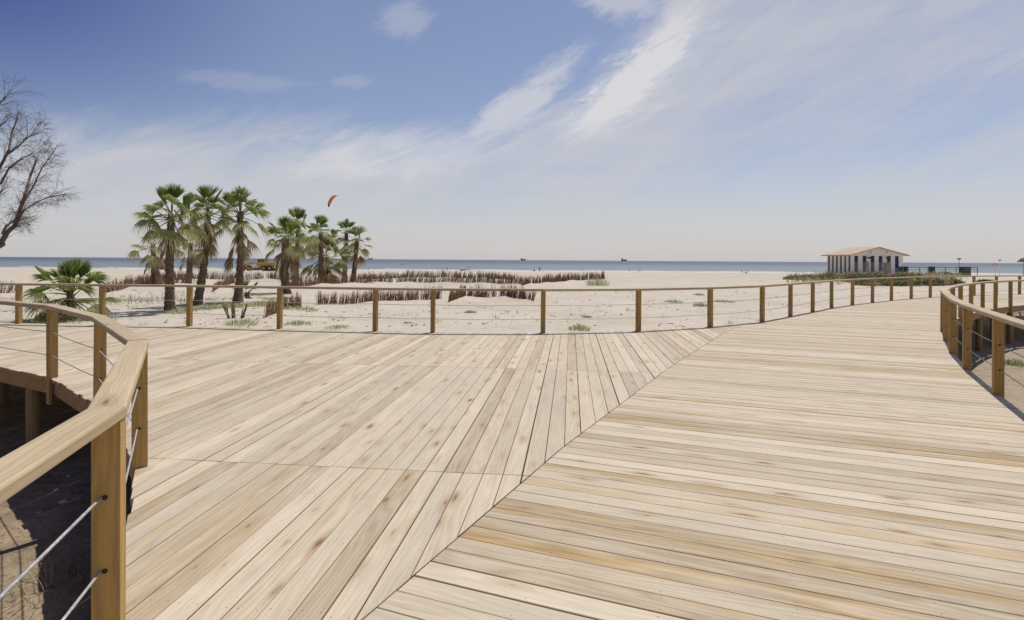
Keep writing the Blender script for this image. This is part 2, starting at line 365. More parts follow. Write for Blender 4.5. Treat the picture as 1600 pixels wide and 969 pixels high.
class MB:
    def __init__(s): s.v = []; s.f = []; s.uv = []; s.col = []; s.mi = []
    def add(s, vs, fs, uvs=None, col=None, mi=0):
        o = len(s.v); s.v += [tuple(q) for q in vs]
        for k, f in enumerate(fs):
            s.f.append([o + i for i in f]); s.mi.append(mi)
            s.uv.append(uvs[k] if uvs else None); s.col.append(col)
    def box(s, a, b, mi=0):
        x0, y0, z0 = a; x1, y1, z1 = b
        s.add([(x0, y0, z0), (x1, y0, z0), (x1, y1, z0), (x0, y1, z0), (x0, y0, z1), (x1, y0, z1), (x1, y1, z1), (x0, y1, z1)],
              [(0, 3, 2, 1), (4, 5, 6, 7), (0, 1, 5, 4), (1, 2, 6, 5), (2, 3, 7, 6), (3, 0, 4, 7)], mi=mi)
    def prism(s, poly, axis, a, b, mi=0):
        """poly: 2D outline extruded along axis from a to b"""
        n = len(poly)
        def P(p, w):
            if axis == 'x': return (w, p[0], p[1])
            if axis == 'y': return (p[0], w, p[1])
            return (p[0], p[1], w)
        vs = [P(p, a) for p in poly] + [P(p, b) for p in poly]
        fs = [tuple(range(n)), tuple(range(2 * n - 1, n - 1, -1))] + [(i, n + i, n + (i + 1) % n, (i + 1) % n) for i in range(n)]
        s.add(vs, fs, mi=mi)
    def tube(s, pts, rad, n=6, cap=True, col=None, mi=0):
        pts = [Vector(p) for p in pts]; k = len(pts)
        if not hasattr(rad, '__len__'): rad = [rad] * k
        rings = []; prev = None
        for i, p in enumerate(pts):
            d = (pts[min(i + 1, k - 1)] - pts[max(i - 1, 0)])
            d = d.normalized() if d.length > 1e-9 else Vector((0, 0, 1))
            if prev is None:
                a = d.cross(Vector((0, 0, 1)))
                if a.length < 1e-3: a = d.cross(Vector((1, 0, 0)))
            else: a = prev - d * prev.dot(d)
            if a.length < 1e-6: a = d.orthogonal()
            a.normalize(); prev = a; b = d.cross(a)
            rings.append([p + (a * math.cos(6.28318 * j / n) + b * math.sin(6.28318 * j / n)) * rad[i] for j in range(n)])
        vs = [q for r in rings for q in r]; fs = []
        for i in range(k - 1):
            for j in range(n):
                fs.append((i * n + j, i * n + (j + 1) % n, (i + 1) * n + (j + 1) % n, (i + 1) * n + j))
        if cap: fs += [tuple(range(n - 1, -1, -1)), tuple(range((k - 1) * n, k * n))]
        s.add(vs, fs, col=col, mi=mi)
    def disc(s, c, r, axis, th, n=20, mi=0):
        c = Vector(c); d = Vector(axis).normalized()
        s.tube([c - d * th / 2, c + d * th / 2], r, n, mi=mi)
    def build(s, name, mat, parent=None, smooth=False, bevel=0.0, recalc=False):
        me = bpy.data.meshes.new(name); me.from_pydata(s.v, [], s.f)
        mats = mat if isinstance(mat, (list, tuple)) else [mat]
        for q in mats: me.materials.append(q)
        if len(mats) > 1: me.polygons.foreach_set('material_index', s.mi)
        if any(u is not None for u in s.uv):
            l = me.uv_layers.new(name='board')
            flat = []
            for f, u in zip(s.f, s.uv):
                for i in range(len(f)): flat += list(u[i]) if u else [0, 0]
            l.data.foreach_set('uv', flat)
        if any(c is not None for c in s.col):
            a = me.color_attributes.new('tone', 'FLOAT_COLOR', 'CORNER')
            flat = []
            for f, c in zip(s.f, s.col):
                c = c or (0.5, 0.5, 0.5)
                flat += [c[0], c[1], c[2], 1.0] * len(f)
            a.data.foreach_set('color', flat)
        if bevel > 0 or recalc:
            bm = bmesh.new(); bm.from_mesh(me)
            if recalc: bmesh.ops.recalc_face_normals(bm, faces=bm.faces)
            if bevel > 0: bmesh.ops.bevel(bm, geom=list(bm.edges), offset=bevel, segments=2, profile=0.6, affect='EDGES', clamp_overlap=True)
            bm.to_mesh(me); bm.free()
        if smooth: me.polygons.foreach_set('use_smooth', [True] * len(me.polygons))
        me.update()
        o = bpy.data.objects.new(name, me); COL.objects.link(o)
        if parent: o.parent = parent
        return o

# ------------------------------------------------------------------ world and sun
SUN_AZ, SUN_EL = R(33), R(67)     # azimuth from +Y towards +X
sdir = Vector((math.sin(SUN_AZ) * math.cos(SUN_EL), math.cos(SUN_AZ) * math.cos(SUN_EL), math.sin(SUN_EL)))
sl = bpy.data.lights.new('sun', 'SUN'); sl.energy = 3.4; sl.angle = R(0.53); sl.color = (1.0, 0.94, 0.86)
so = bpy.data.objects.new('sun', sl); COL.objects.link(so)
so.rotation_euler = sdir.to_track_quat('Z', 'Y').to_euler(); so.location = (10, 15, 40)

W = bpy.data.worlds.new('World'); S.world = W; W.use_nodes = True
w = NT(W.node_tree); bg = w.n['Background']
sky = w.node('ShaderNodeTexSky', sky_type='NISHITA')
sky.sun_disc = False; sky.sun_elevation = SUN_EL; sky.sun_rotation = SUN_AZ
sky.altitude = 0; sky.air_density = 1.0; sky.dust_density = 0.7; sky.ozone_density = 3.0
D = w.node('ShaderNodeTexCoord').outputs['Generated']
dx, dy, dz = w.sep(D)
az = w.math('ARCTAN2', dx, dy)                        # radians, 0 = +Y, positive = +X
el = w.math('ARCSINE', w.math('MAXIMUM', w.math('MINIMUM', dz, 1.0), -1.0))
azd = w.math('MULTIPLY', az, 57.29578); eld = w.math('MULTIPLY', el, 57.29578)
# wind-drawn coordinates: clouds run from lower left to upper right
ca, sa = math.cos(R(24)), math.sin(R(24))
su = w.math('ADD', w.math('MULTIPLY', azd, ca), w.math('MULTIPLY', eld, sa))
sv = w.math('SUBTRACT', w.math('MULTIPLY', eld, ca), w.math('MULTIPLY', azd, sa))
n_big = w.noise(w.comb(w.math('MULTIPLY', su, 0.035), w.math('MULTIPLY', sv, 0.085), 1.7), 1.0, 5, 0.55, 0.4)
n_str = w.noise(w.comb(w.math('MULTIPLY', su, 0.07), w.math('MULTIPLY', sv, 0.40), 4.1), 1.0, 9, 0.66, 0.6)
n_flat = w.noise(w.comb(w.math('MULTIPLY', azd, 0.045), w.math('MULTIPLY', eld, 0.40), 2.0), 1.0, 6, 0.6, 0.4)
n_puf = w.noise(w.comb(w.math('MULTIPLY', su, 0.22), w.math('MULTIPLY', sv, 0.60), 8.3), 1.0, 9, 0.68, 0.4)
# upper limit of the veil as a function of azimuth
vr = w.ramp(w.lin(azd, -60, 60, 0, 1), [(0.0, (0.30,) * 3), (0.17, (0.30,) * 3), (0.30, (0.345,) * 3), (0.44, (0.34,) * 3),
     (0.50, (0.40,) * 3), (0.555, (0.46,) * 3), (0.60, (0.58,) * 3), (0.66, (0.80,) * 3), (0.72, (0.92,) * 3), (1.0, (1.0,) * 3)])
vlim = w.math('MULTIPLY', w.sep(vr)[0], 38.0)
gapv = w.math('SUBTRACT', w.math('ADD', vlim, w.math('MULTIPLY', w.math('SUBTRACT', n_str, 0.5), 9.0)), eld)
veil = w.ss(gapv, -1.5, 4.5)
dens = w.lin(n_big, 0.3, 0.7, 0.52, 1.02)
dens = w.math('ADD', dens, w.math('MULTIPLY', w.math('SUBTRACT', n_str, 0.5), 0.95))
dens = w.math('ADD', dens, w.math('MULTIPLY', w.math('SUBTRACT', n_flat, 0.5), 0.55))
# bluer window on the right, low band almost white
def blob(a0, e0, ra, re, rot):
    c, s_ = math.cos(R(rot)), math.sin(R(rot))
    da = w.math('SUBTRACT', azd, a0); de = w.math('SUBTRACT', eld, e0)
    p = w.math('DIVIDE', w.math('ADD', w.math('MULTIPLY', da, c), w.math('MULTIPLY', de, s_)), ra)
    q = w.math('DIVIDE', w.math('SUBTRACT', w.math('MULTIPLY', de, c), w.math('MULTIPLY', da, s_)), re)
    return w.math('SQRT', w.math('ADD', w.math('MULTIPLY', p, p), w.math('MULTIPLY', q, q)))
win = w.math('SUBTRACT', 1.0, w.ss(w.math('ADD', blob(34, 10.0, 24, 5.0, 12), w.math('MULTIPLY', w.math('SUBTRACT', n_str, 0.5), 1.2)), 0.3, 1.25))
dens = w.math('SUBTRACT', dens, w.math('MULTIPLY', win, 0.34))
veil = w.math('MULTIPLY', veil, w.math('MINIMUM', w.math('MAXIMUM', dens, 0.0), 1.0))
low = w.math('SUBTRACT', 1.0, w.ss(w.math('ADD', eld, w.math('MULTIPLY', w.math('SUBTRACT', n_flat, 0.5), 4.0)), 2.5, 9.0))
veil = w.math('MAXIMUM', veil, w.math('MULTIPLY', low, 0.80))
def puff(a0, e0, ra, re, rot, amp, lo=0.35, hi=1.1):
    d = w.math('ADD', blob(a0, e0, ra, re, rot), w.math('MULTIPLY', w.math('SUBTRACT', n_puf, 0.5), 1.9))
    return w.math('MULTIPLY', w.math('SUBTRACT', 1.0, w.ss(d, lo, hi)), amp)
pf = puff(12.0, 17.2, 9.0, 3.1, 37, 1.0, 0.45, 1.2)
pf = w.math('MAXIMUM', pf, puff(9.5, 25.5, 9.0, 2.2, -22, 0.62))
pf = w.math('MAXIMUM', pf, puff(0.6, 15.4, 7.5, 2.1, 37, 0.75, 0.4, 1.3))
pf = w.math('MAXIMUM', pf, puff(-11.2, 23.0, 3.4, 2.0, 10, 0.35))
pf = w.math('MAXIMUM', pf, puff(-16.0, 17.0, 2.2, 0.8, 5, 0.22))
pf = w.math('MAXIMUM', pf, puff(-25.5, 16.0, 6.0, 1.0, 3, 0.2))
pf = w.math('MAXIMUM', pf, puff(-12, 10.6, 14.0, 2.8, 4, 0.6))
cl = w.math('MAXIMUM', veil, pf)
skyc = w.vscale(sky.outputs[0], (1.0, 1.0, 1.0))
SKYM = (0.88, 0.75, 0.74)
skyc = w.vscale(skyc, SKYM)
# the clear sky deepens towards the high left, far from the sun
dk = w.math('MULTIPLY', w.math('SUBTRACT', 1.0, w.ss(azd, -50.0, -18.0)), w.ss(eld, 4.0, 24.0))
skyc = w.mix(dk, skyc, w.vscale(skyc, (0.20, 0.26, 0.60)))
CL = 4.60
cloudc = w.mix(w.ss(eld, 0.0, 30.0), (CL * 1.0, CL * 1.005, CL * 1.05, 1), (CL * 0.93, CL * 0.95, CL * 1.04, 1))
# a paler core for the puffs
cloudc = w.mix(pf, cloudc, (CL * 1.22, CL * 1.20, CL * 1.22, 1))
fin = w.mix(w.math('MULTIPLY', cl, 0.93), skyc, cloudc)
w.l.new(fin, bg.inputs[0]); bg.inputs[1].default_value = 0.1

vs_ = S.view_settings
vs_.view_transform = 'Standard'; vs_.look = 'None'; vs_.exposure = 0.35; vs_.gamma = 1.0; vs_.use_curve_mapping = False
S.render.engine = 'CYCLES'

# ------------------------------------------------------------------ boardwalk
def clip_half(poly, nx, ny, d):
    """keep nx*x+ny*y <= d"""
    out = []
    for i in range(len(poly)):
        a, b = poly[i], poly[(i + 1) % len(poly)]
        da, db = nx * a[0] + ny * a[1] - d, nx * b[0] + ny * b[1] - d
        if da <= 0: out.append(a)
        if (da < 0 < db) or (db < 0 < da):
            t = da / (da - db); out.append((a[0] + (b[0] - a[0]) * t, a[1] + (b[1] - a[1]) * t))
    return out
def area(p): return 0.5 * sum(p[i][0] * p[(i + 1) % len(p)][1] - p[(i + 1) % len(p)][0] * p[i][1] for i in range(len(p)))
def clean(p):
    q = []
    for a in p:
        if not q or math.hypot(a[0] - q[-1][0], a[1] - q[-1][1]) > 0.004: q.append(a)
    while len(q) > 2 and math.hypot(q[0][0] - q[-1][0], q[0][1] - q[-1][1]) <= 0.004: q.pop()
    return q
def inset(p, d):
    n = len(p); out = []
    for i in range(n):
        a, b, c = Vector(p[i - 1]), Vector(p[i]), Vector(p[(i + 1) % n])
        e1, e2 = (b - a).normalized(), (c - b).normalized()
        n1, n2 = Vector((-e1.y, e1.x)), Vector((-e2.y, e2.x))
        m = n1 + n2
        if m.length < 1e-4: out.append(tuple(b)); continue
        m.normalize(); k = d / max(0.35, m.dot(n1))
        out.append((b.x + m.x * k, b.y + m.y * k))
    return out
def shift_line(line, k):
    out = []
    for i, p in enumerate(line):
        a, b = line[max(i - 1, 0)], line[min(i + 1, len(line) - 1)]
        d = Vector((b[0] - a[0], b[1] - a[1])).normalized()
        out.append((p[0] - d.y * k, p[1] + d.x * k))     # + = to the left of travel
    return out

E_FAR = shift_line(FAR, 0.05)        # the planks end just outside the posts' centres
E_LEFT = shift_line(LEFT, -0.002)
E_RIGHT = shift_line(RIGHT, -0.002)
jx, jy = MITRE[-1]
far_l = [p for p in E_FAR if p[0] < jx]; far_r = [p for p in E_FAR if p[0] >= jx]
junction = (jx, interp(E_FAR, jx))
mitre = MITRE[:-1] + [junction]
l_up = [p for p in E_LEFT if p[1] > 1.0]; l_dn = [p for p in E_LEFT if p[1] <= 1.0]
zoneB = l_up + [(x - 0.004, y) for x, y in mitre] + list(reversed(far_l))
E_OUT = shift_line(LEFT, -0.07)
zoneBx = [p for p in E_OUT if p[1] > 1.0] + zoneB[len(l_up):]
zoneA = [(x + 0.004, y) for x, y in reversed(mitre)] + l_dn + E_RIGHT + list(reversed(far_r))
if area(zoneA) < 0: zoneA.reverse()
if area(zoneB) < 0: zoneB.reverse()
if area(zoneBx) < 0: zoneBx.reverse()

walk = empty('boardwalk', (0, 0, 0), 0, kind='structure')
TH = 0.045
def lay(zone, ang, rows, name, pitch, gold_p, wide=None):
    """boards run along ang (from +Y towards +X); rows = cuts along the board direction"""
    bx, by = math.sin(ang), math.cos(ang); nx, ny = by, -bx
    ns = [nx * p[0] + ny * p[1] for p in zone]
    mb = MB(); s = min(ns) - 0.05
    rr = random.Random(int(ang * 1000) + 5)
    gmax = 1.1 if not wide else 0.75
    while s < max(ns):
        wd = pitch + rr.choice((0, 0, 0, 0.002, -0.001, -0.004))
        gap = rr.choice((0.0025, 0.003, 0.004, 0.005, 0.007, 0.010))
        src = zone
        if wide: src = wide
        strip = clip_half(src, nx, ny, s + wd - gap); strip = clip_half(strip, -nx, -ny, -s)
        if wide:
            c = s + wd / 2
            thin = clip_half(clip_half(zone, nx, ny, c + 0.002), -nx, -ny, -c + 0.002)
            if len(thin) > 2:
                vm = min(bx * q[0] + by * q[1] for q in thin)
                vp = min(thin, key=lambda q: bx * q[0] + by * q[1])
                for (ex, ey), (fx, fy2) in zip(E_LEFT, E_LEFT[1:]):
                    e = Vector((fx - ex, fy2 - ey)); L_ = e.length; e /= L_
                    al = (vp[0] - ex) * e.x + (vp[1] - ey) * e.y; ds = (vp[0] - ex) * -e.y + (vp[1] - ey) * e.x
                    if -0.02 <= al <= L_ + 0.02 and abs(ds) < 0.03:
                        # outward of the deck is the right-hand side of travel
                        strip = clip_half(strip, e.y, -e.x, e.y * vp[0] - e.x * vp[1] + rr.uniform(-0.016, 0.016)); break
        s += wd
        if len(strip) < 3: continue
        for r0, r1 in zip(rows, rows[1:]):
            p = clip_half(strip, bx, by, r1 - 0.002 + rr.uniform(-0.0015, 0)); p = clip_half(p, -bx, -by, -(r0 + 0.002 + rr.uniform(0, 0.0015)))
            p = clean(p)
            if len(p) < 3 or abs(area(p)) < 0.0003: continue
            q = inset(p, 0.0032)
            z0 = rr.uniform(-0.0012, 0.0012); tilt = rr.uniform(-0.012, 0.012)
            mid = s - wd / 2
            def top(a, z): return (a[0], a[1], z0 + z + tilt * (nx * a[0] + ny * a[1] - mid))
            n = len(p)
            V = [top(a, 0) for a in q] + [top(a, -0.0035) for a in p] + [(a[0], a[1], -TH) for a in p]
            def uv(a, o=0): return (bx * a[0] + by * a[1] + r0 * 3.7, nx * a[0] + ny * a[1] - mid + o)
            fs = [tuple(range(n))]; us = [[uv(a) for a in q]]
            for i in range(n):
                j = (i + 1) % n
                fs.append((i, n + i, n + j, j)); us.append([uv(q[i]), uv(p[i]), uv(p[j]), uv(q[j])])
                fs.append((n + i, 2 * n + i, 2 * n + j, n + j)); us.append([uv(p[i]), uv(p[i], 0.04), uv(p[j], 0.04), uv(p[j])])
            fs.append(tuple(range(3 * n - 1, 2 * n - 1, -1))); us.append([uv(a) for a in reversed(p)])
            x = rr.random()
            gold = rr.uniform(0.0, 0.28) if x > gold_p else rr.uniform(0.4, gmax)
            tone = rr.gauss(0.985, 0.06) * (0.93 if gold > 0.4 else 1)
            mb.add(V, fs, us, (max(0.8, min(1.12, tone)), gold, rr.random()))
    return mb.build(name, M['plank'], walk)
b_ang = R(6.0)
dA = lay(zoneA, R(90 + 21.0), [-60, 60], 'deck_planks', 0.1505, 0.40)
tag(dA, 'long planks laid across the right hand walkway')
dB = lay(zoneB, b_ang, [-10, 0.08, 4.25, 8.42, 40], 'deck_planks', 0.1545, 0.22, zoneBx)
tag(dB, 'paler planks in short rows running towards the sea')

def strip_beam(line, off, w, z0, z1, name, mat, start=0, end=None):
    """one continuous beam following a line; uv not needed"""
    pts = shift_line(line, off)
    pts = pts[start:end]
    mb = MB()
    lo = shift_line(pts, -w / 2); hi = shift_line(pts, w / 2)
    for i in range(len(pts) - 1):
        a, b, c, d = lo[i], lo[i + 1], hi[i + 1], hi[i]
        mb.add([(*a, z0), (*b, z0), (*c, z0), (*d, z0), (*a, z1), (*b, z1), (*c, z1), (*d, z1)],
               [(0, 3, 2, 1), (4, 5, 6, 7), (0, 1, 5, 4), (2, 3, 7, 6)] + ([(3, 0, 4, 7)] if i == 0 else []) + ([(1, 2, 6, 5)] if i == len(pts) - 2 else []))
    return mb.build(name, mat, walk)
for ln, off in ((LEFT, 0.05), (RIGHT, 0.05), (FAR, -0.05)):
    strip_beam(ln, off, 0.045, -TH - 0.19, -TH - 0.002, 'edge_beam', M['beam'])
    strip_beam(ln, off * 16, 0.07, -TH - 0.17, -TH - 0.002, 'shade_beam', M['beam'])  # unseen second beam, added to deepen the shade under the deck
def pile_mesh():
    mb = MB(); rr = random.Random(3)
    n = 14; zs = [-1.75, -1.2, -0.6, -0.236]
    mb.tube([(0, 0, z) for z in zs], [0.105, 0.1, 0.1, 0.1], n)
    return mb
pl0 = pile_mesh().build('pile', M['pile'], walk, smooth=False)
first = True
def put_pile(x, y):
    global first
    o = pl0 if first else pl0.copy()
    if not first: COL.objects.link(o); o.parent = walk
    first = False
    o.location = (x, y, 0)
for ln, off in ((LEFT, 0.30), (RIGHT, 0.30)):
    pts = shift_line(ln, off)
    for a, b in zip(pts[1:], pts[2:]):
        put_pile(0.5 * (a[0] + b[0]), 0.5 * (a[1] + b[1]))
for x, y in shift_line(LEFT, 1.9)[2:9]: put_pile(x, y)
for x, y in shift_line(RIGHT, 1.9)[5:16]: put_pile(x, y)

# ------------------------------------------------------------------ railings
PW = 0.095; PI, PO, PB = -0.0675, 0.0375, 0.003      # tangential width; inner face, outer face, where the notch starts
def post_mesh():
    mb = MB()
    # local x = along the rail, local +y = outwards; outer third runs down past the deck edge
    o = [(PI, 0.003), (PB, 0.003), (PB, -0.36), (PO, -0.36), (PO, 0.945), (PI, 0.945)]
    vs = [(-PW / 2, y, z) for y, z in o] + [(PW / 2, y, z) for y, z in o]
    n = 6
    fs = [(5, 4, 1, 0), (4, 3, 2, 1), (6, 7, 10, 11), (7, 8, 9, 10)] + [(i, (i + 1) % n, n + (i + 1) % n, n + i) for i in range(n)]
    mb.add(vs, fs); return mb
post0 = None; grom0 = None; used0 = False
def railing(line, side, label, grommets=(), skip=()):
    """side=+1: outside is to the left of travel"""
    global post0, grom0, used0
    cx = sum(p[0] for p in line) / len(line); cy = sum(p[1] for p in line) / len(line)
    root = empty('railing', (line[len(line) // 2][0], line[len(line) // 2][1], 0), 0, label, 'railing')
    ox, oy = root.location.x, root.location.y
    n = len(line)
    for i, p in enumerate(line):
        a, b = Vector(line[max(i - 1, 0)]), Vector(line[min(i + 1, n - 1)])
        d1 = (Vector(p) - a).normalized() if i > 0 else (b - Vector(p)).normalized()
        d2 = (b - Vector(p)).normalized() if i < n - 1 else d1
        d = (d1 + d2).normalized()
        out = Vector((-d.y, d.x)) * side
        ang = math.atan2(-out.x, out.y)          # local +y -> out
        if post0 is None:
            post0 = post_mesh().build('post', M['post'], root, bevel=0.004, recalc=True); o = post0
            g = MB(); g.disc((0, -0.012, 0), 0.011, (1, 0, 0), PW + 0.006, 12)
            grom0 = g.build('cable_grommet', M['hole'], post0); grom0.location.z = 0.31
            g = grom0.copy(); COL.objects.link(g); g.parent = post0; g.location.z = 0.625
        else:
            o = bpy.data.objects.new('post', post0.data); COL.objects.link(o); o.parent = root
            if i in grommets:
                for z in (0.31, 0.625):
                    g = grom0.copy(); COL.objects.link(g); g.parent = o; g.location.z = z
        o.location = (p[0] - ox, p[1] - oy, 0); o.rotation_euler = (rnd.uniform(-0.006, 0.006), rnd.uniform(-0.006, 0.006), ang + rnd.uniform(-0.03, 0.03))
    # handrail boards, mitred at the posts
    hw, zt, zb, ch = 0.072, 1.0, 0.945, 0.011
    for i in range(n - 1):
        a, b = Vector(line[i]), Vector(line[i + 1])
        d = (b - a).normalized(); nrm = Vector((-d.y, d.x)); L = (b - a).length
        def cut(j):
            if 0 < j < n - 1:
                e1 = (Vector(line[j]) - Vector(line[j - 1])).normalized(); e2 = (Vector(line[j + 1]) - Vector(line[j])).normalized()
                m = (e1 + e2).normalized()       # joint plane normal
                return m
            return d
        m0, m1 = cut(i), cut(i + 1)
        prof = [(-hw, zb + ch * .6), (-hw, zt - ch), (-hw + ch * .35, zt - ch * .3), (-hw + ch, zt), (hw - ch, zt), (hw - ch * .35, zt - ch * .3), (hw, zt - ch), (hw, zb + ch * .6), (hw - ch * .6, zb), (-hw + ch * .6, zb)]
        k = len(prof)
        o0, o1 = rnd.uniform(-.0015, .0015), rnd.uniform(-.0015, .0015)
        vs = []
        for off, z in prof:                      # local frame: x along the board
            x0 = -off * (nrm.dot(m0)) / max(0.3, d.dot(m0)) + 0.0015
            vs.append((x0, off, z + o0))
        for off, z in prof:
            x1 = L - off * (nrm.dot(m1)) / max(0.3, d.dot(m1)) - 0.0015
            vs.append((x1, off, z + o1))
        fs = [tuple(range(k - 1, -1, -1)), tuple(range(k, 2 * k))] + [(j, (j + 1) % k, k + (j + 1) % k, k + j) for j in range(k)]
        mb = MB(); mb.add(vs, fs)
        h = mb.build('handrail', M['rail'], root, recalc=True)
        h.location = (a.x - ox, a.y - oy, 0); h.rotation_euler = (0, 0, math.atan2(d.y, d.x))
    for z in (0.31, 0.625):
        mb = MB(); pts = []
        for i in range(n - 1):
            a, b = line[i], line[i + 1]
            for t_ in (0, 0.25, 0.5, 0.75):
                sag = -0.012 * 4 * t_ * (1 - t_)
                pts.append((a[0] + (b[0] - a[0]) * t_ - ox, a[1] + (b[1] - a[1]) * t_ - oy, z + sag))
        pts.append((line[-1][0] - ox, line[-1][1] - oy, z))
        mb.tube(pts, 0.0062, 8)
        mb.build('cable', M['cable'], root, smooth=True)
    return root
railing(LEFT, -1, 'close curved timber railing at left corner with dark pit beneath its handrail', range(4, 11))
railing(FAR, 1, 'long timber railing along the seaward side of the boardwalk in front of palms', range(5, 14))
railing(RIGHT, -1, 'curved timber railing sweeping round the inner bend on the right', range(3, 14))

# ------------------------------------------------------------------ fences (positions first: they make mounds)
FENCES = [
 ('brush_fence', [(-40, 464), (22, 462)], 17, 'ragged brushwood fence at far left behind the low fan palm', 1),
 ('brush_fence', [(166, 461), (200, 456), (250, 451), (300, 449)], 16, 'brushwood fence behind the leftmost tall palm trunk', 1),
 ('brush_fence', [(215, 446), (300, 441), (420, 439.5), (470, 441)], 12, 'distant low brush fence below the yellow grader', 1),
 ('brush_fence', [(333, 459), (366, 447)], 10, 'short dark brush fence sloping away left of the third palm', 1),
 ('brush_fence', [(452, 454), (500, 449), (545, 446.5), (580, 446)], 13, 'dark brush fence at the foot of the central palms', 1),
 ('brush_fence', [(575, 445.5), (640, 444.5), (700, 445), (760, 446.5), (815, 449)], 11.5, 'long brush fence in the middle of the beach with leaning bundles at its right end', 1),
 ('brush_fence', [(560, 438.5), (640, 437), (700, 436.5), (760, 438), (806, 440)], 9.5, 'farthest brush fence running just behind the middle one', 1),
 ('brush_fence', [(817, 449.5), (850, 447), (890, 442.5), (944, 439)], 11, 'brush fence receding to the right and ending at a green grass clump', 1),
 ('brush_fence', [(416, 500), (440, 492), (470, 485)], 20, 'nearest steep brush fence behind the railing post under the palms', 0),
 ('brush_fence', [(499, 482), (585, 474.5), (640, 472.5), (690, 470)], 17, 'near brush fence of separate bundles left of the closely spaced posts', 0),
 ('brush_fence', [(702, 473), (728, 467), (790, 467), (833, 471.5)], 16, 'near brush fence on a sand mound right of the closely spaced posts', 0),
]
fence_pts = []
for nm, pix, hpx, lab, _ in FENCES:
    P = []
    for (a, b), (c, d) in zip(pix, pix[1:]):
        p, q = on_ground(a, b), on_ground(c, d)
        P.append((p, q, hpx))
    fence_pts.append(P)
for i, P in enumerate(fence_pts):
    for p, q, h in P:
        L = (q - p).length; k = max(1, int(L / 1.3))
        for j in range(k + 1):
            m = p.lerp(q, j / k)
            MOUNDS.append((m.x, m.y + 0.5, 0.10 if i >= 8 else 0.13, 1.1 if i >= 8 else 1.5))

# ------------------------------------------------------------------ ground and sea
def axis(breaks):
    out = []
    for a, b, st in breaks:
        n = max(1, int(round((b - a) / st)))
        out += [a + (b - a) * i / n for i in range(n)]
    out.append(breaks[-1][1]); return out
xs = axis([(-900, -200, 50), (-200, -60, 8), (-60, -26, 1.2), (-26, -9, 0.35), (-9, 0, 0.14), (0, 18, 0.3), (18, 40, 0.6), (40, 90, 1.6), (90, 220, 8), (220, 900, 50)])
ys = axis([(-40, -8, 4), (-8, -1, 0.7), (-1, 8, 0.14), (8, 36, 0.28), (36, 64, 0.6), (64, 110, 1.6), (110, 210, 4), (210, 400, 20)])
nx_, ny_ = len(xs), len(ys)
vs = [(x, y, ground_h(x, y)) for y in ys for x in xs]
fs = [(j * nx_ + i, j * nx_ + i + 1, (j + 1) * nx_ + i + 1, (j + 1) * nx_ + i) for j in range(ny_ - 1) for i in range(nx_ - 1)]
g = MB(); g.v = vs; g.f = fs; g.uv = [None] * len(fs); g.col = [None] * len(fs); g.mi = [0] * len(fs)
tag(g.build('beach_ground', M['sand'], smooth=True), kind='structure')
SEA = -2.45
g = MB(); sx = axis([(-60000, -2000, 14500), (-2000, 2000, 500), (2000, 60000, 14500)]); sy = axis([(196, 2196, 250), (2196, 70000, 8000)])
vs = [(x, y, SEA) for y in sy for x in sx]; k = len(sx)
fs = [(j * k + i, j * k + i + 1, (j + 1) * k + i + 1, (j + 1) * k + i) for j in range(len(sy) - 1) for i in range(k - 1)]
g.add(vs, fs); tag(g.build('sea', M['sea']), kind='structure')

# ------------------------------------------------------------------ brush fences
for (nm, pix, hpx, lab, farrow), P in zip(FENCES, fence_pts):
    o3 = P[0][0]
    root = empty('brush_fence', o3, 0, lab, 'brush fence')
    rr = random.Random(int(pix[0][0]) + 900)
    tot = sum((q - p).length for p, q, h in P)
    step = max(0.20 if not farrow else 0.28, tot / 98)
    s = 0.0
    for p, q, hp in P:
        L = (q - p).length; d = (q - p).normalized()
        while s < L:
            m = p.lerp(q, s / L)
            s += step * rr.uniform(0.75, 1.3)
            if rr.random() < (0.04 if farrow else 0.07): continue
            H = hp * m.y / F * rr.uniform(0.82, 1.22)
            lean = rr.gauss(0.10, 0.16)
            wdt = step * rr.uniform(0.6, 1.0)
            mb = MB()
            zb = ground_h(m.x, m.y) - 0.08
            for _ in range(30 if not farrow else 20):
                bx = rr.gauss(0, wdt * 0.5); by = rr.gauss(0, 0.05)
                hh = H * rr.uniform(0.45, 1.12) + 0.08
                ln = lean + rr.gauss(0, 0.11) + bx * 0.25
                a = m + d * bx + Vector((0, by, 0)); a.z = zb
                b = a + d * (ln * hh) + Vector((0, rr.gauss(0, 0.06) * hh, hh))
                mb.tube([a - o3, (a + b) / 2 - o3 + Vector((rr.gauss(0, .012), rr.gauss(0, .012), 0)), b - o3], [0.010, 0.009, 0.004] if not farrow else [0.013, 0.012, 0.006], 3, cap=False)
            mb.build('reed_bundle', M['brush'], root)
        s -= L

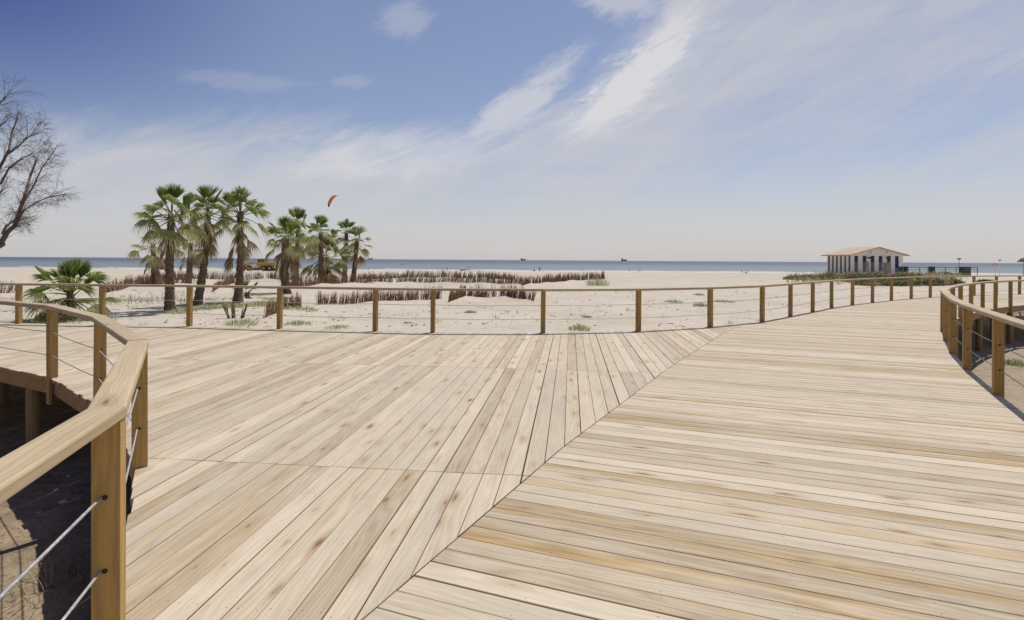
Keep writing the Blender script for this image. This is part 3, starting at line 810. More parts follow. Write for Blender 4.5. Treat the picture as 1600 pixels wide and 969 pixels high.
# ------------------------------------------------------------------ palms
GREEN = (0.155, 0.245, 0.038); MIDG = (0.29, 0.32, 0.10); DRY = (0.50, 0.43, 0.27); BROWN = (0.33, 0.215, 0.13)
def lerp3(a, b, t): return tuple(a[i] + (b[i] - a[i]) * t for i in range(3))
def fan_leaf(mb, base, az, elev, pet, rad, spread, droop, colour, rr, nseg=22, tipc=None):
    d = Vector((math.cos(az) * math.cos(elev), math.sin(az) * math.cos(elev), math.sin(elev)))
    side = Vector((-math.sin(az), math.cos(az), 0))
    up = side.cross(d) * -1
    if up.z < 0: up = -up
    # petiole bends down a little
    pts = []
    for i in range(4):
        t = i / 3
        pts.append(base + d * (pet * t) + Vector((0, 0, -droop * 0.25 * pet * t * t)))
    mb.tube(pts, [0.028, 0.022, 0.017, 0.012], 4, cap=False, col=lerp3(colour, (0.20, 0.19, 0.07), 0.5))
    c = pts[-1]; dd = (pts[-1] - pts[-2]).normalized()
    roll = rr.gauss(0, 0.55)
    side = side * math.cos(roll) + side.cross(dd) * math.sin(roll)
    nrm = side.cross(dd)
    if nrm.z < 0: nrm = -nrm
    tipc = tipc or lerp3(colour, DRY, 0.7)
    for k in range(nseg):
        ph = -spread + 2 * spread * (k + 0.5) / nseg + rr.gauss(0, 0.02)
        r = rad * (0.78 + 0.22 * math.cos(ph * 0.8)) * rr.uniform(0.9, 1.06)
        sd = dd * math.cos(ph) + side * math.sin(ph)
        pd = dd * -math.sin(ph) + side * math.cos(ph)
        wd = spread / nseg * 1.05
        fold = nrm * (0.05 * rad * (1 if k % 2 else -1))
        def P(t, e):
            q = c + sd * (r * t) + nrm * (0.10 * rad * math.sin(t * 1.6) * (1 if abs(ph) < 1 else 0.6))
            q = q + Vector((0, 0, -droop * r * (t ** 2.3)))
            return q + pd * e
        w1 = wd * r * 0.5
        a, b = P(0.02, -0.006), P(0.02, 0.006)
        a1, b1 = P(0.55, -w1) , P(0.55, w1)
        m1 = P(0.55, 0) + fold
        a2, b2 = P(0.8, -w1 * 0.45), P(0.8, w1 * 0.45)
        tip = P(1.0, 0) + Vector((0, 0, -rr.uniform(0.02, 0.12) * rad)) + pd * rr.gauss(0, 0.03)
        mb.add([a, b, b1, m1, a1], [(0, 1, 3), (0, 3, 4), (1, 2, 3)], col=colour)
        mb.add([a1, m1, b1, b2, a2], [(0, 1, 4), (1, 3, 4), (1, 2, 3)], col=lerp3(colour, tipc, 0.25))
        mb.add([a2, b2, tip], [(0, 1, 2)], col=tipc)

def palm(base, top, r0, size, n_up, n_mid, n_low, n_dead, seed, label, skirt=1.0, greenness=1.0, name='palm_tree'):
    rr = random.Random(seed)
    root = empty(name, base, 0, label, 'palm tree', 'fan palms on the sand')
    top = Vector(top) - Vector(base); H = top.length
    # trunk
    mb = MB(); n = 14; K = max(8, int(H / 0.09)); pts = []; rings = []
    bend = Vector((rr.gauss(0, 0.06), rr.gauss(0, 0.06), 0)) * H * 0.6
    def axisp(t): return Vector((0, 0, 0)).lerp(top, t) + bend * (4 * t * (1 - t)) * 0.5
    vs = []; fs = []
    for i in range(K + 1):
        t = i / K; p = axisp(t) - Vector((0, 0, 0.15 * (1 - t)))
        r = r0 * 0.73 * (1 + 0.55 * math.exp(-t * H / 0.35)) * (1 - 0.30 * t) * (1.05 if i % 2 else 0.95)
        for j in range(n):
            q = 6.28318 * j / n
            rj = r * (1 + 0.16 * noise.noise(Vector((math.cos(q) * 1.7 + seed, math.sin(q) * 1.7, t * H * 3.0))))
            vs.append((p.x + rj * math.cos(q), p.y + rj * math.sin(q), p.z))
    for i in range(K):
        for j in range(n): fs.append((i * n + j, i * n + (j + 1) % n, (i + 1) * n + (j + 1) % n, (i + 1) * n + j))
    fs.append(tuple(range(K * n, K * n + n)))
    mb.add(vs, fs)
    for _ in range(int(H * 60)):                 # old leaf bases
        t = rr.random() ** 0.8; q = rr.uniform(0, 6.28); p = axisp(t)
        r = r0 * 0.73 * (1 - 0.30 * t); e = Vector((math.cos(q), math.sin(q), 0)); s_ = Vector((-e.y, e.x, 0))
        b = p + e * (r * 0.9); l = rr.uniform(0.05, 0.13); wv = rr.uniform(0.02, 0.045)
        mb.add([b - s_ * wv, b + s_ * wv, b + s_ * wv * .5 + e * l * .7 + Vector((0, 0, l)), b - s_ * wv * .5 + e * l * .7 + Vector((0, 0, l)), b + Vector((0, 0, 0.07))],
               [(0, 1, 2, 3), (3, 2, 4)])
    mb.build('trunk', M['trunk'], root)
    # crown of green leaves
    cr = MB(); tp = axisp(1.0)
    if n_mid > 5: n_mid += 1; n_low += (0 if seed in (103, 106) else 1)
    tot = n_up + n_mid + n_low
    ga = 2.39996; a0 = rr.uniform(0, 6.28); i = 0
    for grp, cnt, e0, e1, dr, cmix in (('u', n_up, 86, 50, 0.10, 0.0), ('m', n_mid, 50, 4, 0.42, 0.25), ('l', n_low, 0, -42, 0.62, 0.6)):
        for k in range(cnt):
            az = a0 + i * ga + rr.gauss(0, 0.12); i += 1
            el_ = R(e0 + (e1 - e0) * (k + 0.5) / max(1, cnt)) + rr.gauss(0, 0.16)
            col = lerp3(GREEN, MIDG, min(1, cmix * 1.6 + rr.uniform(0, 0.3)))
            col = lerp3(col, DRY, max(0, (cmix - 0.2) * rr.uniform(0.3, 1.0)) + (1 - greenness) * rr.uniform(0.2, 0.7))
            f = rr.uniform(0.85, 1.12)
            fan_leaf(cr, tp + Vector((0, 0, rr.uniform(-0.16, 0.08) - 0.25 * cmix)), az, el_, size * (0.42 if grp != 'u' else 0.34) * f, size * (0.385 if grp != 'u' else 0.45) * f,
                     R(rr.uniform(70, 108)) if grp != 'u' else R(rr.uniform(34, 58)), dr * rr.uniform(0.8, 1.3), col, rr)
    cr.build('crown', M['leaf'], root)
    if n_dead:
        dk = MB()
        for k in range(n_dead):
            az = rr.uniform(0, 6.28); el_ = R(rr.uniform(-76, -42))
            col = lerp3(BROWN, DRY, rr.random() * 0.75)
            fan_leaf(dk, axisp(1.0) + Vector((0, 0, -rr.uniform(0.12, 0.5) * skirt * size)), az, el_, size * rr.uniform(0.18, 0.36), size * rr.uniform(0.26, 0.42),
                     R(rr.uniform(25, 55)), rr.uniform(0.5, 1.0), col, rr, 12, lerp3(col, BROWN, 0.4))
        dk.build('dead_leaf_skirt', M['leaf'], root)
    return root
def palm_px(bx, by, tx, ty, r_px, size_px, *a, dy=0.0, **k):
    b = on_ground(bx, by); t = at_y(tx, ty, b.y + dy); s = b.y / F
    return palm(b, t, r_px * s, size_px * s, *a, **k)
palm_px(266, 487, 268, 338, 9.2, 72, 7, 10, 7, 6, 101, 'tallest thick trunk fan palm nearest the railing, leftmost of the three tall palms', skirt=0.7)
palm_px(307, 478, 325, 332, 8.0, 58, 6, 9, 6, 12, 102, 'slender fan palm leaning right between the other two tall palms', skirt=1.7)
palm_px(371, 474, 375, 334, 8.0, 62, 7, 9, 5, 8, 103, 'tall straight fan palm left of the yellow grader with brown hanging skirt', skirt=1.7)
palm_px(238, 452, 239, 382, 5.6, 46, 1, 5, 5, 10, 104, 'small drooping palm with browned leaves at the left edge of the group', skirt=1.0, greenness=0.4)
palm_px(294, 446, 298, 380, 6.2, 42, 1, 5, 5, 10, 105, 'short brownish palm half hidden between the left and slender palms', skirt=1.0, greenness=0.45)
palm_px(447, 458, 447, 372, 9.0, 51, 7, 10, 5, 12, 106, 'stout palm with a thick brown leaf skirt just right of the grader', skirt=1.3)
palm_px(460, 448, 466, 354, 6.4, 46, 7, 8, 5, 6, 107, 'palm with bright upright leaves behind the stout skirted palm', skirt=1.2)
palm_px(504, 443, 510, 402, 9.5, 54, 9, 12, 10, 6, 108, 'low bushy palm with pale spreading leaves and short trunk', skirt=0.5, greenness=0.75)
palm_px(501, 446, 501, 364, 5.5, 40, 5, 6, 5, 3, 109, 'pale palm rising behind the low bushy palm', skirt=1.0)
palm_px(537, 441, 541, 366, 5.4, 36, 6, 6, 4, 5, 110, 'slim upright palm second from the right of the group', skirt=1.5)
palm_px(551, 442, 558, 378, 5.6, 36, 4, 6, 5, 5, 111, 'rightmost palm of the group with a leaning trunk', skirt=1.2, greenness=0.8)
palm_px(113, 500, 110, 460, 8.5, 84, 11, 10, 12, 20, 112, 'low young fan palm with bright green upright leaves at far left behind the railing', skirt=0.2)
palm_px(386, 467, 386, 458, 4.0, 40, 2, 6, 4, 6, 113, 'knee high palm bush sprouting at the foot of the third tall palm', skirt=0.2, greenness=0.6)

# ------------------------------------------------------------------ bare tree at the left edge
def bare_tree():
    rr = random.Random(21); Y = 17.0
    def P(px, py, dy=0.0): return at_y(px, py, Y + dy)
    gx = P(-95, 430).x
    base = Vector((gx, Y, ground_h(gx, Y) - 0.1))
    root = empty('bare_tree', base, 0, 'leafless tree with drooping twigs reaching in from the left edge', 'tree')
    tr = MB(); br = MB()
    trunk = [base, base + Vector((0.1, 0, 0.9)), P(-70, 420), P(-25, 392), P(2, 379)]
    tr.tube([p - base for p in trunk], [0.26, 0.22, 0.19, 0.16, 0.135], 10)
    tr.tube([p - base for p in (trunk[2], P(-85, 360), P(-60, 300), P(-45, 220), P(-30, 160))], [0.17, 0.15, 0.12, 0.09, 0.06], 9)
    tr.build('trunk', M['bark'], root, smooth=True)
    cnt = [0]
    def grow(p, d, L, r, depth, droop):
        if cnt[0] > 9000: return
        k = 3 if depth > 1 else 4
        pts = [p]; q = p.copy(); dd = d.copy()
        for i in range(k):
            dd = (dd + Vector((rr.gauss(0, 0.16), rr.gauss(0, 0.16), rr.gauss(0, 0.12) - droop))).normalized()
            q = q + dd * (L / k); pts.append(q.copy())
        br.tube([x - base for x in pts], [r * (1 - 0.6 * i / k) for i in range(k + 1)], 5 if r > 0.02 else 3, cap=False)
        cnt[0] += 1
        if depth == 0: return
        nb = rr.choice((3, 4, 4, 5)) if depth > 1 else rr.choice((3, 4, 5))
        for _ in range(nb):
            i = rr.randint(1, k); c = pts[i]
            axis_ = Vector((rr.gauss(0, 1), rr.gauss(0, 1), rr.gauss(0, 1))).normalized()
            nd = (Matrix.Rotation(rr.uniform(0.3, 0.75), 3, axis_) @ dd).normalized()
            if depth <= 1: nd = (nd + Vector((0.05, 0, -0.12))).normalized()
            grow(c, nd, L * rr.uniform(0.5, 0.75), max(0.0022, r * rr.uniform(0.42, 0.6)), depth - 1, droop + 0.035)
    limbs = [
        ([(2, 379), (12, 364), (24, 352), (30, 332), (40, 305), (48, 275), (56, 250)], 0.085),
        ([(24, 352), (29, 345), (36, 330), (55, 317), (80, 308), (104, 303)], 0.035),
        ([(30, 332), (40, 312), (52, 290), (66, 262), (80, 243)], 0.035),
        ([(4, 366), (10, 352), (22, 346), (28, 334)], 0.04),
        ([(-45, 300), (-20, 292), (0, 262), (14, 235), (19, 208), (28, 185)], 0.06),
        ([(0, 288), (14, 262), (32, 250), (52, 238)], 0.035),
        ([(14, 240), (30, 226), (44, 215), (62, 208)], 0.03),
        ([(-60, 260), (-35, 230), (-10, 205), (10, 188)], 0.05),
        ([(-45, 220), (-25, 190), (-5, 168), (8, 152)], 0.045),
        ([(0, 385), (-10, 350), (-12, 320), (4, 300)], 0.03),
    ]
    for pts, r in limbs:
        yy = [rr.uniform(-0.25, 0.25) * i for i in range(len(pts))]
        P3 = [P(a + rr.uniform(-1, 1), b + rr.uniform(-1, 1), yy[i]) for i, (a, b) in enumerate(pts)]
        k = len(P3)
        br.tube([x - base for x in P3], [r * (1 - 0.72 * i / (k - 1)) for i in range(k)], 6, cap=False)
        for i in range(1, k):
            d = (P3[i] - P3[i - 1]).normalized()
            for _ in range(6 if i > 1 else 3):
                axis_ = Vector((rr.gauss(0, 0.4), 1 if rr.random() < .5 else -1, rr.gauss(0, 0.4))).normalized()
                nd = (Matrix.Rotation(rr.uniform(0.3, 0.8), 3, axis_) @ d).normalized()
                nd = (nd + Vector((0.1, 0, 0.1))).normalized()
                c = P3[i - 1].lerp(P3[i], rr.random())
                grow(c, nd, rr.uniform(0.35, 0.70), 0.0075, 2, 0.035)
        grow(P3[-1], (P3[-1] - P3[-2]).normalized(), 0.42, 0.010, 3, 0.035)
    br.build('branches', M['bark'], root)
bare_tree()

# ------------------------------------------------------------------ grass and shrubs
def blades(mb, c, rx, ry, h, n, rr, cols, lean=0.45, w=0.012, dome=True):
    for _ in range(n):
        a = rr.uniform(0, 6.28); q = math.sqrt(rr.random())
        x, y = c[0] + rx * q * math.cos(a), c[1] + ry * q * math.sin(a)
        z = ground_h(x, y) - 0.02
        hh = h * rr.uniform(0.5, 1.1) * ((1 - 0.55 * q * q) if dome else 1)
        la = rr.uniform(0, 6.28); ll = rr.gauss(0, lean) * hh
        t = Vector((x + ll * math.cos(la) + 0.25 * rx * q * math.cos(a), y + ll * math.sin(la) + 0.25 * ry * q * math.sin(a), z + hh))
        b = Vector((x, y, z)); m = b.lerp(t, 0.55) + Vector((0, 0, hh * 0.12))
        s_ = Vector((math.cos(la + 1.57), math.sin(la + 1.57), 0)) * w * rr.uniform(0.7, 1.4)
        col = lerp3(rr.choice(cols), rr.choice(cols), rr.random() * 0.6)
        mb.add([b - s_, b + s_, m + s_ * .8, m - s_ * .8, t], [(0, 1, 2, 3), (3, 2, 4)], col=col)
G1 = [(0.22, 0.27, 0.10), (0.30, 0.33, 0.15), (0.38, 0.38, 0.21)]
G2 = [(0.27, 0.28, 0.13), (0.37, 0.35, 0.17), (0.45, 0.37, 0.21), (0.19, 0.21, 0.10)]
G3 = [(0.42, 0.36, 0.21), (0.30, 0.25, 0.14), (0.20, 0.16, 0.085)]
TUFTS = [(906, 514, 17, 12, 'round green grass tuft at the deck edge between the two posts right of centre'),
         (934, 446, 17, 19, 'tall green grass clump at the end of the receding brush fence'),
         (379, 508, 22, 14, 'green grass patch around the dry stalks by the deck edge'),
         (465, 507, 18, 9, 'pale grass patch in front of the nearest steep brush fence'),
         (527, 513, 18, 6, 'thin flat grass patch left of the twin posts'),
         (735, 489, 9, 6, 'small green tuft in the sand below the mound fence'),
         (1052, 472, 13, 6, 'flat green tuft left of the fourth post from centre'),
         (1094, 478, 10, 8, 'bright tuft touching the left side of a railing post'),
         (1128, 471, 18, 6, 'spreading low tuft just right of a railing post'),
         (1092, 461, 8, 4, 'small distant tuft seen just under the handrail'),
         (1586, 572, 14, 14, 'green tuft in the sunlit sand beyond the right railing'),
         (917, 497, 8, 4, 'tiny tuft behind the round tuft in the open sand')]
for i, (px, py, wpx, hpx, lab) in enumerate(TUFTS):
    p = on_ground(px, py); s = p.y / F; rr = random.Random(500 + i)
    mb = MB(); blades(mb, p, wpx * s, wpx * s * 1.2, hpx * s, 210, rr, G1, 0.6, 0.0045 + p.y * 0.00016)
    o = mb.build('grass_tuft', M['leaf']); tag(o, lab, 'grass tuft', 'grass tufts in the sand')
# green ground cover below the palms and sparse stalks
mb = MB(); rr = random.Random(77)
for px, py, wpx, n in ((405, 478, 45, 900), (440, 468, 26, 420), (300, 486, 34, 420), (345, 483, 30, 350), (275, 490, 20, 160), (70, 504, 60, 260), (470, 490, 25, 200), (425, 474, 25, 420), (215, 468, 55, 260), (160, 470, 30, 160), (330, 470, 40, 220), (120, 500, 40, 260)):
    p = on_ground(px, py); s = p.y / F
    blades(mb, p, wpx * s, wpx * s * 0.75, 0.15, n, rr, G1 + G2[:2], 0.8, 0.012, False)
for _ in range(240):
    px, py = rr.uniform(0, 1500), rr.uniform(447, 512)
    p = on_ground(px, py)
    if p.y < interp(FAR, p.x) + 0.5 and p.x < 31: continue
    blades(mb, p, rr.uniform(0.05, 0.3), rr.uniform(0.05, 0.3), rr.uniform(0.05, 0.2), rr.randint(2, 12), rr, G1 + G3, 0.7, 0.008, False)
for _ in range(90):
    px, py = rr.uniform(165, 290), rr.uniform(458, 478)
    p = on_ground(px, py)
    blades(mb, p, 0.15, 0.15, rr.uniform(0.15, 0.45), 4, rr, G3, 0.3, 0.008, False)
tag(mb.build('ground_cover', M['leaf']), 'sparse grass and creeping green plants spread over the sand', 'grass', kind='stuff')
mb = MB(); rr = random.Random(99)
for _ in range(520):
    px, py = rr.uniform(0, 1480), rr.uniform(444, 512)
    p = on_ground(px, py)
    if p.y < interp(FAR, p.x) + 0.4 and p.x < 31: continue
    a = rr.uniform(0, 3.14); l = rr.uniform(0.04, 0.22); d = Vector((math.cos(a), math.sin(a), 0)) * l
    q = p + d; q.z = ground_h(q.x, q.y)
    mb.tube([p + Vector((0, 0, .008)), (p + q) / 2 + Vector((rr.gauss(0, .02), rr.gauss(0, .02), rr.uniform(.008, .03))), q + Vector((0, 0, .008))], [0.006, rr.uniform(.008, .02), 0.004], 4, cap=False)
tag(mb.build('beach_debris', M['brush']), 'scattered twigs and bits of dry seaweed lying on the sand', 'debris', kind='stuff')
# dry stalks
p0 = on_ground(368, 500); rr = random.Random(61)
mb = MB()
for dxp, tilt in ((-10, -0.35), (-2, -0.04), (10, 0.22)):
    for _ in range(18):
        s = p0.y / F
        b = p0 + Vector((dxp * s + rr.gauss(0, 0.03), rr.gauss(0, 0.03), -0.03)); h = rr.uniform(0.4, 0.62)
        mb.tube([b, b + Vector((tilt * h + rr.gauss(0, 0.04), rr.gauss(0, 0.04), h))], [0.014, 0.006], 3, cap=False)
tag(mb.build('dry_stalks', M['brush']), 'three dry brown stalk bunches sprouting from a green patch behind the railing', 'dry plant')
# weeds in the pit at the lower left
p0 = at_z(100, 905, -1.3); rr = random.Random(62)
mb = MB(); blades(mb, p0, 0.30, 0.45, 0.22, 200, rr, G3 + [(0.16, 0.17, 0.07)], 1.3, 0.0028)
tag(mb.build('weed_clump', M['leaf']), 'straggly half dry weeds in the pit below the nearest railing post', 'weeds')
for i, (px, py, r_) in enumerate(((100, 784, 0.05), (88, 766, 0.035), (108, 742, 0.03), (62, 800, 0.022))):
    p = at_z(px, py, -1.3); p.z = ground_h(p.x, p.y)
    bm = bmesh.new(); bmesh.ops.create_icosphere(bm, subdivisions=2, radius=r_)
    for v in bm.verts: v.co *= 1 + 0.25 * noise.noise(v.co * 20 + Vector((i * 5, 0, 0))); v.co.z *= 0.6
    me = bpy.data.meshes.new('stone'); bm.to_mesh(me); bm.free(); me.materials.append(M['stone'])
    o = bpy.data.objects.new('stone', me); COL.objects.link(o); o.location = p
    tag(o, ['largest pale stone lying in the shaded pit at left', 'second pale stone beside the largest in the pit', 'small pale stone nearest the pile in the pit', 'smallest pebble in the shaded pit near its sunlit edge'][i], 'stone', 'pale stones in the pit')

# dune shrubs in front of the pavilion: many leaf clumps in an uneven mound
def shrub(px, py, wpx, hpx, seed, lab, dry=0.3, Y=None):
    rr = random.Random(seed)
    p = on_ground(px, py); s = p.y / F
    rx, h = wpx * s, hpx * s
    root = MB()
    lobes = [(rr.uniform(-0.8, 0.8) * rx, rr.uniform(-0.5, 0.9) * rx * 0.8, rr.uniform(0.35, 0.6) * rx, rr.uniform(0.55, 1.0) * h) for _ in range(9)]
    for lx, ly, lr, lh in lobes:
        tone = rr.uniform(0.75, 1.25)
        for _ in range(300):
            a = rr.uniform(0, 6.28); q = math.sqrt(rr.random())
            x, y = p.x + lx + lr * q * math.cos(a), p.y + ly + lr * q * math.sin(a)
            z = ground_h(x, y) + lh * rr.uniform(0.1, 1.0) * math.sqrt(max(0, 1 - q * q * 0.9))
            col = rr.choice(G2[:2] + [G2[3]]) if rr.random() > dry else rr.choice(G3)
            col = tuple(c * tone for c in col)
            d = Vector((rr.gauss(0, 0.6), rr.gauss(0, 0.6), rr.uniform(0.3, 1.2))).normalized() * rr.uniform(0.15, 0.4)
            e = d.orthogonal().normalized() * rr.uniform(0.03, 0.07); b = Vector((x, y, z))
            root.add([b - e, b + e, b + d * .6 + e, b + d, b + d * .6 - e], [(0, 1, 2, 4), (4, 2, 3)], col=col)
    tag(root.build('dune_shrub', M['leaf']), lab, 'shrub', 'shrubs on the dune')
shrub(1262, 437, 26, 8, 1, 'low green shrub at the left tip of the dune vegetation', 0.15)
shrub(1300, 438, 26, 11, 2, 'green shrub below the left corner of the pavilion', 0.25)
shrub(1340, 440, 26, 15, 3, 'grassy shrub in front of the pavilion middle', 0.4)
shrub(1385, 441, 28, 18, 4, 'tall yellowish shrub in front of the pavilion right half', 0.5)
shrub(1425, 440, 24, 14, 5, 'olive shrub in front of the dark railing left end', 0.3)
shrub(1372, 446, 26, 9, 6, 'dark green shrub showing under the handrail below the pavilion', 0.15)
shrub(1410, 447, 18, 8, 7, 'dark shrub between two handrail posts right of the pavilion', 0.2)
shrub(1465, 447, 24, 11, 8, 'brownish shrub under the handrail before the tip of the inner railing', 0.6)
shrub(1496, 446, 14, 8, 9, 'dark green shrub right of the brownish one under the handrail', 0.15)
shrub(1475, 431, 22, 5, 10, 'far low shrub beside the dark slatted bin', 0.3)
shrub(1592, 428, 20, 5, 11, 'low dark shrub at the right edge by the beach parasols', 0.3)
shrub(1545, 442, 9, 3, 12, 'small isolated shrub in the sand past the inner railing', 0.3)
mb = MB(); rr = random.Random(88)
for _ in range(330):
    px, py = rr.uniform(1240, 1500), rr.gauss(434, 4)
    if py < 427: continue
    p = on_ground(px, py); blades(mb, p, 1.0, 1.2, rr.uniform(0.25, 0.8), 12, rr, G2 + G3, 0.5, 0.035, False)
tag(mb.build('dune_grass', M['leaf']), 'rough dune grass covering the low dune in front of the pavilion', 'grass', kind='stuff')

# ------------------------------------------------------------------ pavilion
def pavilion():
    Y0 = 90.0
    x0 = at_y(1330.5, 410, Y0).x; x1 = at_y(1411, 410, Y0).x; Y1 = 97.0
    zb = -0.45; Wd = x1 - x0; Dp = Y1 - Y0
    root = empty('beach_pavilion', (x0, Y0, zb), 0, 'white beach pavilion with blue shutters and pink tiled roof on the dune', 'building')
    zc = 2.68 - zb; ze = 3.02 - zb; zr = 4.14 - zb
    wl = MB()
    wl.prism([(-0.12, zc), (Wd + 0.12, zc), (Wd + 0.12, ze), (Wd / 2, zr - 0.12), (-0.12, ze)], 'y', -0.1, 0.12)
    wl.prism([(-0.12, zc), (Wd + 0.12, zc), (Wd + 0.12, ze), (Wd / 2, zr - 0.12), (-0.12, ze)], 'y', Dp - 0.12, Dp + 0.1)
    wl.box((-0.14, 0.121, zc), (0.14, Dp - 0.121, ze)); wl.box((Wd - 0.14, 0.121, zc), (Wd + 0.14, Dp - 0.121, ze))
    wl.box((-0.2, -0.2, -0.4), (Wd + 0.2, Dp + 0.2, 0.12))
    wl.build('wall', M['white'], root)
    # core behind the openings
    ic = MB(); ic.box((0.45, 0.5, 0.121), (Wd - 0.3, Dp - 0.3, zc - 0.003)); ic.build('inner_wall', M['cream'], root)
    # pillars on the front: between the six openings
    s = Y0 / F
    ops = [1338, 1351, 1363.5, 1376, 1389, 1401.5]; hw = 3.1
    edges = [0.0] + [v for c in ops for v in ((c - hw - 1330.5) * s, (c + hw - 1330.5) * s)] + [Wd]
    for i in range(0, len(edges), 2):
        mb = MB(); mb.box((edges[i], 0.0, 0.12), (edges[i + 1], 0.32, zc - 0.002)); mb.build('pillar', M['white'], root)
    for i in range(6):
        a, b = edges[1 + 2 * i], edges[2 + 2 * i]
        mb = MB(); mb.box((a + .003, 0.2, zc - (1.0 if i != 5 else 1.9)), (b - .003, 0.26, zc - 0.004)); mb.build('shutter', M['blue'], root)
        lz = zc - 1.0 if i != 5 else zc - 1.9
        mb = MB()
        z = 0.125
        while z < lz - 0.09:
            mb.add([(a + .003, 0.2, z), (b - .003, 0.2, z), (b - .003, 0.25, z + 0.1), (a + .003, 0.25, z + 0.1), (a + .003, 0.27, z + 0.1), (b - .003, 0.27, z + 0.1), (b - .003, 0.22, z), (a + .003, 0.22, z)],
                   [(0, 1, 2, 3), (4, 5, 6, 7), (3, 2, 5, 4), (0, 7, 6, 1), (0, 3, 4, 7), (1, 6, 5, 2)]); z += 0.105
        mb.build('louvre_panel', M['grey'], root)
    # left side: six tall blue shutters between white pillars
    n = 6; pit = Dp / (n + 0.02)
    for i in range(n):
        y = i * pit + 0.33
        mb = MB(); mb.box((0.06, y, 0.121), (0.14, y + pit * 0.42, zc - 0.003)); mb.build('shutter', M['blue'], root)
        if i: mb = MB(); mb.box((0.0, y - pit * 0.58 + .003, 0.121), (0.3, y - .003, zc - 0.003)); mb.build('pillar', M['cream'], root)
    mb = MB(); mb.box((0.0, Dp - 0.3, 0.121), (0.3, Dp, zc - .003)); mb.build('pillar', M['cream'], root)
    for i in range(5):
        x = Wd - 0.3
        mb = MB(); mb.box((x, 0.33 + i * 1.4, 0.121), (Wd, 0.9 + i * 1.4, zc - .003)); mb.build('pillar', M['cream'], root)
    # roof: two tiled slopes
    oh, fo = 0.75, 0.55
    slope = (zr - ze) / (Wd / 2)
    for sgn in (-1, 1):
        mb = MB(); cnt = 26; xe = Wd / 2 + oh
        for k in range(cnt):                     # tile courses, rounded
            ya = -fo + (Dp + 2 * fo) * k / cnt; yb = -fo + (Dp + 2 * fo) * (k + 1) / cnt; ym = (ya + yb) / 2
            P = [(ya, 0), (ym, 0.07), (yb, 0)]
            top = [(Wd / 2, y, zr + h) for y, h in P]; bot = [(Wd / 2 + sgn * xe, y, zr + h - slope * xe) for y, h in P]
            mb.add(top + bot, [(0, 1, 4, 3), (1, 2, 5, 4)])
        y0_, y1_ = -fo, Dp + fo; xa, xb = Wd / 2, Wd / 2 + sgn * xe; zb_ = zr - slope * xe
        mb.add([(xa, y0_, zr - .004), (xb, y0_, zb_ - .004), (xb, y1_, zb_ - .004), (xa, y1_, zr - .004), (xa, y0_, zr - .12), (xb, y0_, zb_ - .12), (xb, y1_, zb_ - .12), (xa, y1_, zr - .12)],
               [(4, 5, 6, 7), (0, 1, 5, 4), (1, 2, 6, 5), (2, 3, 7, 6)])
        mb.build('roof', M['tile'], root)
    for c in (1355.5, 1384.5):
        x = (c - 1330.5) * s
        mb = MB(); mb.tube([(x - 0.2, -0.35, zc - 0.32), (x + 0.2, -0.35, zc - 0.32)], [0.1, 0.16], 10); mb.box((x - .03, -0.35, zc - .3), (x + .03, -0.1, zc - .25)); mb.build('loudspeaker', M['dark'], root)
    for c in (1359, 1384.2):
        x = (c - 1330.5) * s
        mb = MB(); mb.tube([(x, -0.12, ze + 0.30), (x, -0.3, ze + 0.25)], 0.07, 8); mb.build('floodlight', M['dark'], root)
pavilion()
def screen(px0, px1, ytop, ybot, Y, lab):
    a = at_y(px0, ybot, Y); b = at_y(px1, ybot, Y); t = at_y(px0, ytop, Y)
    root = MB(); k = int((b.x - a.x) / 0.14); rr = random.Random(int(px0))
    for i in range(k):
        x = a.x + i * 0.14; root.box((x, Y - 0.02, a.z - 0.6), (x + 0.115, Y + 0.02, t.z + rr.uniform(-0.1, 0.05)))
    root.box((a.x, Y + 0.022, a.z + 0.3), (b.x, Y + 0.07, a.z + 0.4)); root.box((a.x, Y + 0.022, t.z - 0.4), (b.x, Y + 0.07, t.z - 0.3))
    tag(root.build('slatted_screen', M['screen']), lab, 'screen')
screen(1352.5, 1358.5, 409, 422, 87.0, 'narrow weathered slatted screen before the second pavilion opening')
screen(1379.5, 1391, 409, 422, 86.6, 'wide weathered slatted screen at the right half of the pavilion front')

# ------------------------------------------------------------------ small things around the pavilion
def bin_(px, wpx, ytop, ybot, Y, lab, slats):
    a = at_y(px - wpx / 2, ybot, Y); b = at_y(px + wpx / 2, ybot, Y); t = at_y(px, ytop, Y)
    root = empty('litter_bin', (0.5 * (a.x + b.x), Y, a.z), 0, lab, 'litter bin')
    hw = (b.x - a.x) / 2; H = t.z - a.z
    mb = MB(); mb.box((-hw * .92, -hw * .92, -0.3), (hw * .92, hw * .92, H * 0.93)); mb.build('body', M['dark'], root, bevel=0.02)
    mb = MB(); mb.box((-hw * 1.04, -hw * 1.04, H * 0.935), (hw * 1.04, hw * 1.04, H)); mb.build('lid', M['grey'] if slats else M['dark'], root, bevel=0.02)
    if slats:
        for z in (0.25, 0.52, 0.75):
            mb = MB(); mb.box((-hw * .8, -hw * .965, H * z), (hw * .8, -hw * .93, H * z + 0.05)); mb.build('slat', M['grey'], root)
bin_(1407.5, 5, 416.5, 429, 84, 'small dark bin standing left of the white gate post', False)
bin_(1415.5, 4.6, 416.5, 429, 84, 'small dark bin standing right of the white gate post', False)
bin_(1456, 6.5, 416.5, 428, 86, 'dark bin halfway along the dark metal railing', False)
bin_(1508, 11, 416.5, 430.5, 80, 'big dark slatted bin right of the pavilion', True)
a = at_y(1411.5, 429, 84.3); t = at_y(1411.5, 415, 84.3)
